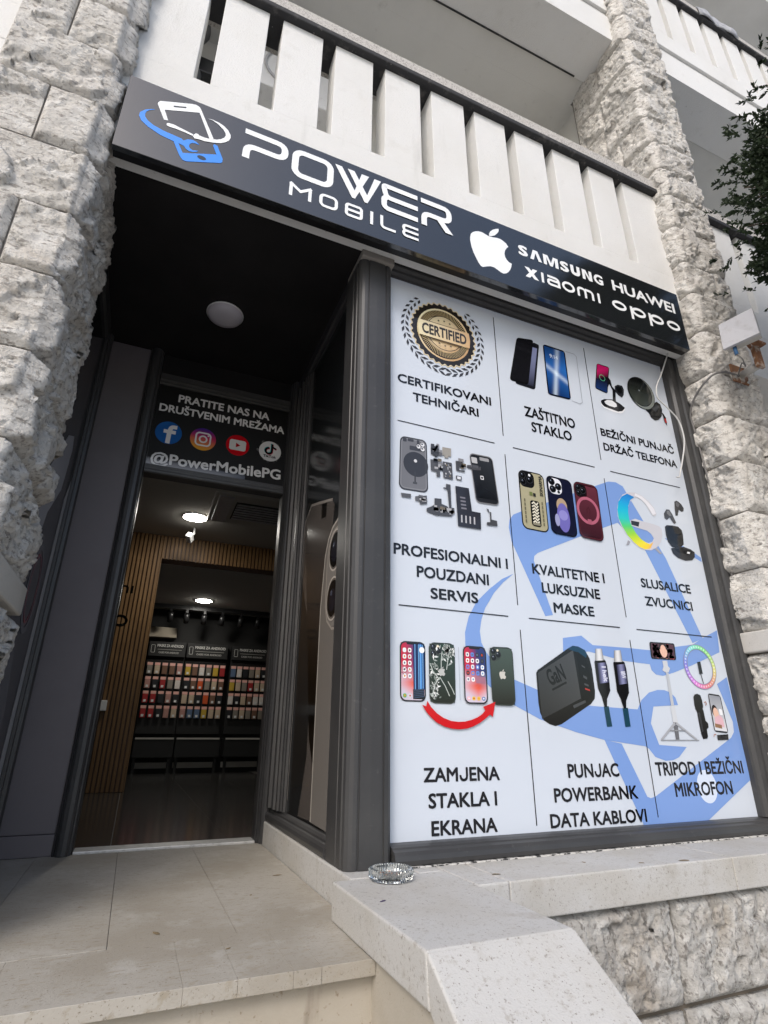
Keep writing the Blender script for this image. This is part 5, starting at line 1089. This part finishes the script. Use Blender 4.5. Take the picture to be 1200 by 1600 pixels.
# wood slat partition with an opening
pw = thing('slat_partition', 'oak slatted wall with black lettering framing the opening to the rear room', 'wall', (-.3, 6.7, .96))
MB().box(-1.6, .012, 6.722, 6.92, .961, 3.690).build('backing_board', M['darkwood'], pw)
MB().box(.0125, 1.99, 6.722, 6.92, 3.405, 3.691).build('backing_board', M['darkwood'], pw)
MB().box(.0125, .022, 6.70, 6.92, .961, 3.404).build('opening_trim', M['wood'], pw)
w_ = Vector(pw.location); pitch = .0435
sm_ = MB().rbox(-.0155, .0155, -.012, .012, .002, 2.729, .003, 1).mesh('slat', M['wood'])
sh_ = MB().rbox(-.0155, .0155, -.012, .012, 2.445, 2.729, .003, 1).mesh('slat', M['wood'])
for i in range(14): link('slat', sm_, pw, (-.006-pitch*i-w_.x, 6.709-w_.y, 0))
for i in range(33): link('slat', sh_, pw, (.030+pitch*i-w_.x, 6.709-w_.y, 0))
k = Ink(lambda u, v, L: (u, 6.6955-.0004*L, v)); z0, z1 = 2.965, 3.05; w = .02
k.stroke([(-.232, z0), (-.232, z1)], w, '0c0b0a'); k.stroke(rpath([(-.278, z0), (-.278, z1-.01), (-.340, z1-.01), (-.340, z0)], .028), w, '0c0b0a'); k.stroke(rpath([(-.340, z1-.011), (-.405, z1-.011), (-.405, z0)], .028), w, '0c0b0a')
k.stroke(circ((-.49, (z0+z1)/2), .042, 24, .034), w, '0c0b0a', True)
k.build('lettering', M['print'], pw, 'black lettering ending MI on the oak slats')
k = Ink(lambda u, v, L: (u, 6.6955-.0004*L, v)); k.stroke(circ((-.298, 2.655), .064, 30, .052), .026, '0c0b0a', True); k.stroke(circ((-.50, 2.655), .064, 30, .052), .026, '0c0b0a', True)
k.build('lettering', M['print'], pw, 'black lettering ending in the letter O on the oak slats')
sb_ = thing('wall_switch', 'small white box on the oak slatted wall beside the left door jamb', 'switch', (-.33, 6.67, 1.76))
MB().rbox(-.40, -.275, 6.655, 6.696, 1.72, 1.825, .008).build('switch_body', M['wplastic'], sb_)

# lamps
for (x, y, z, r, lab) in ((.285, 5.93, 3.692, .12, 'bright round ceiling light in the front room of the shop, beside the air conditioner'), (.72, 8.75, 3.40, .12, 'bright round ceiling light in the rear room, above the phone case racks')):
    t = thing('ceiling_light', lab, 'light', (x, y, z), 'lit round ceiling lights inside the shop')
    MB().lathe([(0, -.022), (r*.8, -.020), (r, -.010), (r, -.002)], (x, y, z), 32).build('diffuser', M['lamp'], t)
    MB().lathe([(r+.001, -.012), (r+.014, -.008), (r+.016, -.001), (r+.001, -.001)], (x, y, z), 32).build('rim', M['wplastic'], t)
ac = thing('air_conditioner', 'square ceiling cassette air conditioner with dark louvre slats', 'air conditioner', (.86, 5.45, 3.69))
MB().rbox(.40, 1.30, 5.02, 5.85, 3.640, 3.6915, .010).build('housing', M['inceil'], ac)
gr_ = MB().box(.62, 1.20, 5.20, 5.68, 3.634, 3.6399).build('grille_recess', M['inwall'], ac)
lm_ = MB().rbox(-.28, .28, -.016, .016, -.013, -.003, .003, 1).mesh('louvre', M['greyplastic'])
for i in range(7): link('louvre', lm_, gr_, (.05, 5.235+.067*i-5.45, 3.634-3.69))
MB().rbox(.44, .585, 5.08, 5.79, 3.628, 3.6399, .006).build('air_flap', M['greyplastic'], ac)
spt = thing('security_camera', 'small white security camera hanging from the shop ceiling', 'camera', (.30, 6.35, 3.69))
MB().tube([(.315, 6.30, 3.69), (.315, 6.30, 3.62), (.30, 6.28, 3.59)], .012).build('bracket', M['wplastic'], spt)
bmx = MB().rbox(-.03, .03, -.055, .055, -.034, .034, .008).mesh('body', M['wplastic']); o = link('camera_body', bmx, spt, (-.025, -.10, -.135)); o.rotation_euler = (R(-28), R(18), R(-25))

# track rail with spot heads
tr = thing('track_rail', 'black ceiling track rail in front of the rear room racks', 'track', (.9, 8.9, 3.33))
MB().box(.02, 1.95, 9.24, 9.27, 3.335, 3.398).build('rail', M['dplastic'], tr)
def spot(x, y, z, lab):
    t = thing('track_spotlight', lab, 'spotlight', (x, y, z), 'black track spotlights in the rear room')
    MB().box(x-.018, x+.018, y-.03, y+.03, z-.05, z).build('adapter', M['dplastic'], t)
    MB().tube([(x, y, z-.045), (x, y+.02, z-.09)], .010).build('stem', M['dplastic'], t)
    MB().tube([(x, y-.02, z-.07), (x, y+.07, z-.19)], .042, 14).build('lamp_head', M['dplastic'], t)
nth = ['first', 'second', 'third', 'fourth', 'fifth', 'sixth']
for i, x in enumerate((.29, .53, .80, 1.08, 1.38, 1.66)):
    spot(x, 9.255, 3.334, f'{nth[i]} black track spotlight from the left along the rear room rail')
pj = thing('wall_heater', 'pale boxy unit high on the rear wall above the racks', 'wall unit', (.22, 9.65, 3.0))
MB().rbox(.02, .44, 9.58, 9.715, 2.93, 3.09, .012).build('casing', M['beige'], pj)

# case racks
cols = [('b98a80', 'pink'), ('24262a', 'black'), ('e0d6ce', 'white'), ('a82a2c', 'red'), ('c7a53a', 'yellow'), ('7a5a48', 'brown'), ('5b6f8c', 'blue'), ('d65a2a', 'orange'), ('8b8378', 'grey'), ('c9b39a', 'beige')]
cm = {n: mat('case_'+n, hx(h_), .5) for h_, n in cols}
M['card'] = mat('hang_card', hx('f0b8ab'), .6); M['rack'] = mat('rack_black', (.012, .012, .012), .6); M['striplight'] = emis('rack_strip', (1, .93, .85), .55)
cardm = MB().rbox(-.040, .040, -.003, .003, .088, .130, .002, 1).mesh('hang_card', M['card'])
casem = {n: MB().rbox(-.039, .039, -.010, .008, -.045, .085, .006, 1).mesh('case', cm[n]) for _, n in cols}
labm = MB().box(-.018, .018, -.0125, -.0105, -.030, .005).mesh('price_label', M['wplastic'])
rg = random.Random(21); place = ['left', 'middle', 'right']; rown = ['top', 'second', 'third', 'bottom']
for r_, (xa, xb, n) in enumerate(((.055, .605, 5), (.625, 1.265, 6), (1.335, 1.935, 6))):
    t = thing('display_rack', f'black wall rack of phone cases with a white heading, {place[r_]} one of three', 'rack', ((xa+xb)/2, 9.6, .96), 'phone case racks in the rear room')
    MB().box(xa, xb, 9.60, 9.70, 1.50, 2.86).build('back_panel', M['rack'], t)
    MB().rbox(xa, xb, 9.54, 9.5995, 2.63, 2.855, .005).build('header_board', M['rack'], t)
    MB().box(xa, xb, 9.36, 9.70, 1.18, 1.43).build('base_cabinet', M['rack'], t)
    MB().box(xa+.01, xb-.01, 9.35, 9.359, 1.425, 1.448).build('counter_edge', M['inceil'], t)
    for sx in (xa+.02, xb-.06): MB().box(sx, sx+.04, 9.40, 9.44, .961, 1.179).build('leg', M['rack'], t)
    MB().box(xa+.02, xb-.02, 9.66, 9.70, 1.02, 1.10).build('kick_board', M['inceil'], t)
    k = Ink(lambda u, v, L: (u, 9.539-.0004*L, v))
    k.text('MASKE ZA ANDROID', (xa+.12, 2.775), (xb-.04, 2.775), .042, 'd8d6d2', .022); k.stroke([(xa+.13, 2.735), (xb-.06, 2.735)], .006, 'b0aea8'); k.text('CASES FOR ANDROID', (xa+.15, 2.675), (xb-.10, 2.675), .028, 'b8b6b2', .02)
    k.stroke(closed_rr(xa+.035, 2.685, xa+.088, 2.80, .010), .006, 'c8c6c2', True)
    k.build('lettering', M['print'], t, 'white heading MASKE ZA ANDROID, CASES FOR ANDROID')
    for j in range(4):
        z = 2.405-.212*j
        MB().tube([(xa+.02, 9.58, z+.172), (xb-.02, 9.58, z+.172)], .004, 6).build('hook_bar', M['dplastic'], t)
        for i in range(n):
            x = xa+(i+.5)*(xb-xa)/n; cn = rg.choice(['black']*4+['grey']*3+['white']*3+['beige']*4+['brown']*2+['pink']*2+['red', 'blue', 'blue', 'yellow', 'orange'])
            if r_ == 0 and j >= 2 and i < 2: cn = 'red'
            if r_ == 1 and j == 0 and i == 0: cn = 'yellow'
            if r_ == 1 and j == 1 and i == 2: cn = 'orange'
            p_ = thing('phone_case_package', f'{cn} phone case hanging {nth[i]} from the left in the {rown[j]} row of the {place[r_]} rack', 'phone case', (x, 9.555, z), 'phone cases hanging on the racks')
            link('hang_card', cardm, p_); cs_ = link('case', casem[cn], p_)
            if rg.random() < .7: link('price_label', labm, cs_)

# ------------------------------------------------------------------ small things
# ribbed glass ashtray on the wall cap
ax, ay, az = .868, 1.972, 1.0695
at = thing('ashtray', 'round ribbed glass ashtray with butts on the pale stone cap by the corner post', 'ashtray', (ax, ay, az))
mb = MB(); n = 96; prof = [(0, .001), (.060, 0.0), (.070, .004), (.0735, .012), (.0735, .031), (.0715, .036), (.064, .037), (.060, .033), (.056, .013), (.048, .009), (0, .009)]
vs = []
for kx in range(n):
    t = 2*math.pi*kx/n
    for i, (r_, z) in enumerate(prof):
        rib = .0016*(1 if kx % 2 else -1) if i in (3, 4) else 0
        vs.append((ax+(r_+rib)*math.cos(t), ay+(r_+rib)*math.sin(t), az+z))
m_ = len(prof); mb.add(vs, [(a*m_+i, ((a+1) % n)*m_+i, ((a+1) % n)*m_+i+1, a*m_+i+1) for a in range(n) for i in range(m_-1)])
mb.build('bowl', M['glass'], at)
MB().lathe([(0, .0125), (.030, .013), (.050, .0102), (.050, .0098), (0, .0098)], (ax, ay, az), 28).build('ash', M['ash'], at)
bl = ['near the left rim', 'near the far rim', 'lying across the middle', 'near the right rim']
for i, (dx, dy, an, l) in enumerate(((-.025, .005, 20, .030), (.004, .026, 100, .028), (.004, -.004, 55, .032), (.027, .008, 150, .026))):
    t = thing('cigarette_butt', f'stubbed cigarette butt {bl[i]} of the glass ashtray', 'cigarette', (ax+dx, ay+dy, az+.018), 'cigarette butts in the ashtray')
    d = Vector((math.cos(R(an)), math.sin(R(an)), .12)); c_ = Vector(t.location)
    MB().tube([c_-d*l/2, c_], .004, 10).build('filter', M['filter'], t); MB().tube([c_+d*.0003, c_+d*l/2], .0038, 10).build('paper', M['butt'], t)

# floodlight-like box on a rusty bracket, right pillar
fb = thing('bracket_box', 'weathered white box on a rusty pipe bracket fixed to the right stone pillar', 'junction box', (3.34, 1.9, 3.72))
def hexa(mb, P):   # 4 front corners + 4 back corners
    mb.add(P, [(0, 1, 2, 3), (4, 7, 6, 5), (0, 4, 5, 1), (1, 5, 6, 2), (2, 6, 7, 3), (3, 7, 4, 0)]); return mb
F4 = [Vector((3.035, 1.75, 3.935)), Vector((3.087, 1.566, 3.94)), Vector((3.087, 1.566, 3.752)), Vector((3.022, 1.752, 3.745))]
nrm = (F4[1]-F4[0]).cross(F4[3]-F4[0]).normalized(); nrm = nrm if nrm.x > 0 else -nrm
mb = hexa(MB(), [p for p in F4]+[p+nrm*.022 for p in F4]); o = mb.build('box_lid', M['greyplastic'], fb)
c4 = sum(F4, Vector())/4; I4 = [c4+(p-c4)*.93+nrm*.0225 for p in F4]
hexa(MB(), I4+[p+nrm*.05 for p in I4]).build('box_body', M['galv'], fb)
MB().tube([F4[3]*.75+F4[2]*.25+nrm*.04+Vector((0, 0, .01)), F4[3]*.75+F4[2]*.25+nrm*.04+Vector((.003, 0, -.045))], .011, 10).build('cable_gland', M['bluec'], fb)
MB().tube(spline([F4[3]*.75+F4[2]*.25+nrm*.04+Vector((.003, 0, -.044)), (3.09, 1.70, 3.66), (3.16, 1.73, 3.645), (3.22, 1.78, 3.72), (3.30, 1.87, 3.70)]), .004, 6).build('lead', M['cableg'], fb)
wp_ = MB().rbox(3.255, 3.40, 1.868, 1.882, 3.66, 3.79, .003).build('wall_plate', M['rust'], fb)
MB().tube([(3.33, 1.87, 3.715), (3.33, 1.746, 3.715)], .024, 14).build('pipe_arm', M['galv'], fb)
MB().rbox(3.285, 3.352, 1.722, 1.7455, 3.685, 3.85, .004).build('angle_iron', M['rust'], fb); MB().rbox(3.20, 3.352, 1.68, 1.721, 3.835, 3.85, .003).build('cross_plate', M['rust'], fb)
MB().tube([(3.30, 1.745, 3.835), (3.12, 1.69, 3.84)], .011, 10).build('cross_bar', M['rust'], fb)
MB().tube([(3.27, 1.862, 3.69), (3.27, 1.885, 3.69)], .008, 8).build('bolt', M['galv'], wp_); MB().tube([(3.385, 1.862, 3.675), (3.385, 1.885, 3.675)], .008, 8).build('bolt', M['galv'], wp_)

# cables
pts = [(x, 2.095, z) for x, z in [(3.003,3.968),(2.937,3.846),(2.868,3.723),(2.811,3.627),(2.803,3.540),(2.876,3.481),(2.943,3.421),(2.966,3.338),(2.957,3.242),(2.901,3.103),(2.861,3.019),(2.847,2.987),(2.822,2.979)]]
tag(MB().tube(spline(pts, 5), .0045, 8).build('loose_cable', M['cablew']), 'thin white cable hanging loose down the right side of the poster window', 'cable')
pts = [(3.30, 1.862, 3.70), (3.24, 1.868, 3.705), (3.17, 1.875, 3.70), (3.112, 1.905, 3.685), (3.085, 1.97, 3.64), (3.085, 2.05, 3.58), (3.10, 2.11, 3.50), (3.115, 2.118, 3.40), (3.125, 2.112, 3.1), (3.135, 2.112, 2.7), (3.138, 2.112, 2.3), (3.14, 2.112, 2.09)]
tag(MB().tube(spline(pts, 5), .007, 8).build('pillar_cable', M['cableg']), 'grey cable running from the bracket box round the pillar and down its joint', 'cable')

# cloth on the high rail
mb = MB(); nu, nv = 22, 12; vs = []
for i in range(nu+1):
    for j in range(nv+1):
        u, v = i/nu, j/nv; x = 4.62+.62*u; s_ = -.14+.46*v
        y, z = (1.972-.006-.012*math.sin(9*u), 9.118+s_+.0) if s_ < 0 else (1.968+s_*.75, 9.121)
        z += .03*math.sin(u*3.14)*abs(math.sin(7*u+3*v))+.014*abs(math.sin(13*u-4*v))
        vs.append((x, y, z))
mb.add(vs, [(i*(nv+1)+j, (i+1)*(nv+1)+j, (i+1)*(nv+1)+j+1, i*(nv+1)+j+1) for i in range(nu) for j in range(nv)], True)
o = mb.build('cloth', M['cloth'], None, fixn=True); sm = o.modifiers.new('thick', 'SOLIDIFY'); sm.thickness = .01
tag(o, 'grey cloth draped over the rail of the highest balcony on the right', 'cloth')

# things stored on the balcony behind the slats
bx = thing('air_unit', 'white outdoor air conditioning unit on the balcony, glimpsed through the slats', 'air conditioner', (.45, 3.3, 6.6))
MB().rbox(.12, .80, 3.10, 3.50, 6.55, 7.15, .02).build('casing', M['wplastic'], bx)
MB().lathe([(.22, -.012), (.20, -.012), (.20, 0), (.22, 0)], (.40, 3.098, 6.85), 28, True, axis='y').build('fan_guard', M['greyplastic'], bx)
tag(MB().tube(spline([(-.35, 3.2, 7.3), (-.30, 3.15, 6.9), (-.42, 3.1, 6.55), (-.30, 3.1, 6.3), (-.38, 3.1, 6.0)], 5), .03, 10).build('hose', M['hose']), 'dark hose hanging behind the leftmost balcony slats', 'hose')
wd = thing('wall_cupboard', 'dark box fixed to the balcony back wall, glimpsed through the left slats', 'cupboard', (-.2, 3.4, 6.0))
MB().rbox(-.45, -.05, 3.25, 3.50, 6.62, 6.80, .01).build('cupboard_body', M['dplastic'], wd)

# scraps on the floor and ledge
for i, (x, y, z, l, an, m, lab) in enumerate(((.66, 2.70, .9608, .034, 10, 'litter', 'flat brown leaf scrap on the porch tiles near the curb'), (.50, 2.43, .9608, .014, 60, 'litter', 'tiny dark scrap in the middle of the porch tiles'),
        (.16, 2.11, .9608, .030, 120, 'litter', 'narrow dry leaf on the porch tiles by the front nosing'), (.34, 1.90, .9613, .016, 30, 'litter', 'small brown speck on the nosing tiles'), (-.07, 2.49, .9608, .014, 0, 'litter', 'small brown spot on the left porch tiles'),
        (.745, 1.75, 1.0697, .020, 20, 'purple', 'purple petal scrap on the stone cap below the ashtray'), (1.24, 1.91, 1.0697, .030, 160, 'litter', 'dry leaf scrap on the window ledge right of the ashtray'),
        (1.86, 1.86, 1.0697, .022, 140, 'litter', 'thin dark twig on the window ledge under the poster'), (1.66, 1.95, 1.0697, .018, 100, 'litter', 'short dark twig on the window ledge close to the frame'), (2.05, 1.835, 1.0697, .045, 175, 'litter', 'curled beige leaf at the front edge of the window ledge'))):
    rg = random.Random(i); P_ = []
    for kx in range(9):
        t = 2*math.pi*kx/9; r_ = l*(.5+.15*rg.random()); X, Y = r_*math.cos(t), r_*.42*math.sin(t)
        P_.append((x+X*math.cos(R(an))-Y*math.sin(R(an)), y+X*math.sin(R(an))+Y*math.cos(R(an)), z+.0015*rg.random()))
    top = [(x, y, z+.002)]; mb = MB(); mb.add(P_+top, [(q_, (q_+1) % 9, 9) for q_ in range(9)])
    tag(mb.build('leaf_scrap' if m == 'litter' else 'petal', M[m]), lab, 'scrap')

# ------------------------------------------------------------------ conifer at the right
tc_ = thing('conifer_tree', 'dark green conifer reaching in from the right edge beside the balconies', 'tree', (3.98, .42, 0))
rg = random.Random(77); mb = MB(); tx0, ty0 = 3.98, .42
MB().tube([(tx0, ty0, -.1), (tx0+.02, ty0, 2), (tx0-.02, ty0+.02, 4), (tx0, ty0, 5.2), (tx0, ty0, 6.2)], [.16, .14, .10, .06, .02], 12).build('trunk', M['bark'], tc_)
lv = MB(); V = []; Fq = []
def crownr(z): return float(np.interp(z+.2, [3.7, 3.95, 4.3, 4.8, 5.5, 6.0, 6.6, 7.1], [.5, 1.05, 1.3, 1.42, 1.18, .72, .2, .02]))
limbs = MB()
def clump(p, d):
    if p.y > 1.93 or (p.z < 3.98 and p.y > 1.3): return
    cd = (d+Vector((rg.gauss(0, .6), rg.gauss(0, .6), rg.gauss(.1, .5)))).normalized(); sz = rg.uniform(.03, .08)
    for l_ in range(24):
        dd = (cd+Vector((rg.gauss(0, .55), rg.gauss(0, .55), rg.gauss(0, .55)))).normalized(); q0 = p+cd*rg.uniform(-sz, sz)*.7; L_ = rg.uniform(.018, .036); s_ = dd.orthogonal().normalized(); s_.rotate(Matrix.Rotation(rg.uniform(0, 6.28), 3, dd)); s_ = s_*rg.uniform(.0045, .008)
        n_ = len(V); V.extend((q0-s_*.4, q0+dd*L_*.5-s_, q0+dd*L_, q0+dd*L_*.5+s_)); Fq.append((n_, n_+1, n_+2, n_+3))
for b in range(360):
    z = 3.65+2.35*rg.random()**1.2; a = rg.uniform(0, 6.283) if rg.random() < .15 else R(rg.uniform(110, 262)); r1 = crownr(z)*rg.uniform(.72, 1.04)
    d = Vector((math.cos(a), math.sin(a), rg.uniform(-.10, .35))); p0 = Vector((tx0, ty0, z-.2))
    limbs.tube([p0, p0+d*r1*.6, p0+d*r1*.95], [.016, .010, .004], 5)
    for c_ in range(50):
        t = 1-rg.random()**1.3*.85; p = p0+d*(r1*t)+Vector((rg.gauss(0, .10), rg.gauss(0, .10), rg.gauss(0, .09)))
        clump(p, d)
for c_ in range(13000):        # twigs filling the crown between the limbs
    z = 3.62+2.4*rg.random(); a = R(rg.uniform(110, 262)) if rg.random() < .8 else rg.uniform(0, 6.283); d = Vector((math.cos(a), math.sin(a), .1))
    r_ = crownr(z)*(.45+.5*math.sqrt(rg.random()))*(.90+.16*math.sin(5*a+3*z)*math.sin(4*z))
    clump(Vector((tx0+d.x*r_, ty0+d.y*r_, z)), d)
limbs.build('limb', M['bark'], tc_)
off = woff(tc_); me = bpy.data.meshes.new('crown'); me.from_pydata([tuple(p-off) for p in V], [], Fq); me.materials.append(M['leaf']); me.update()
link('crown', me, tc_)
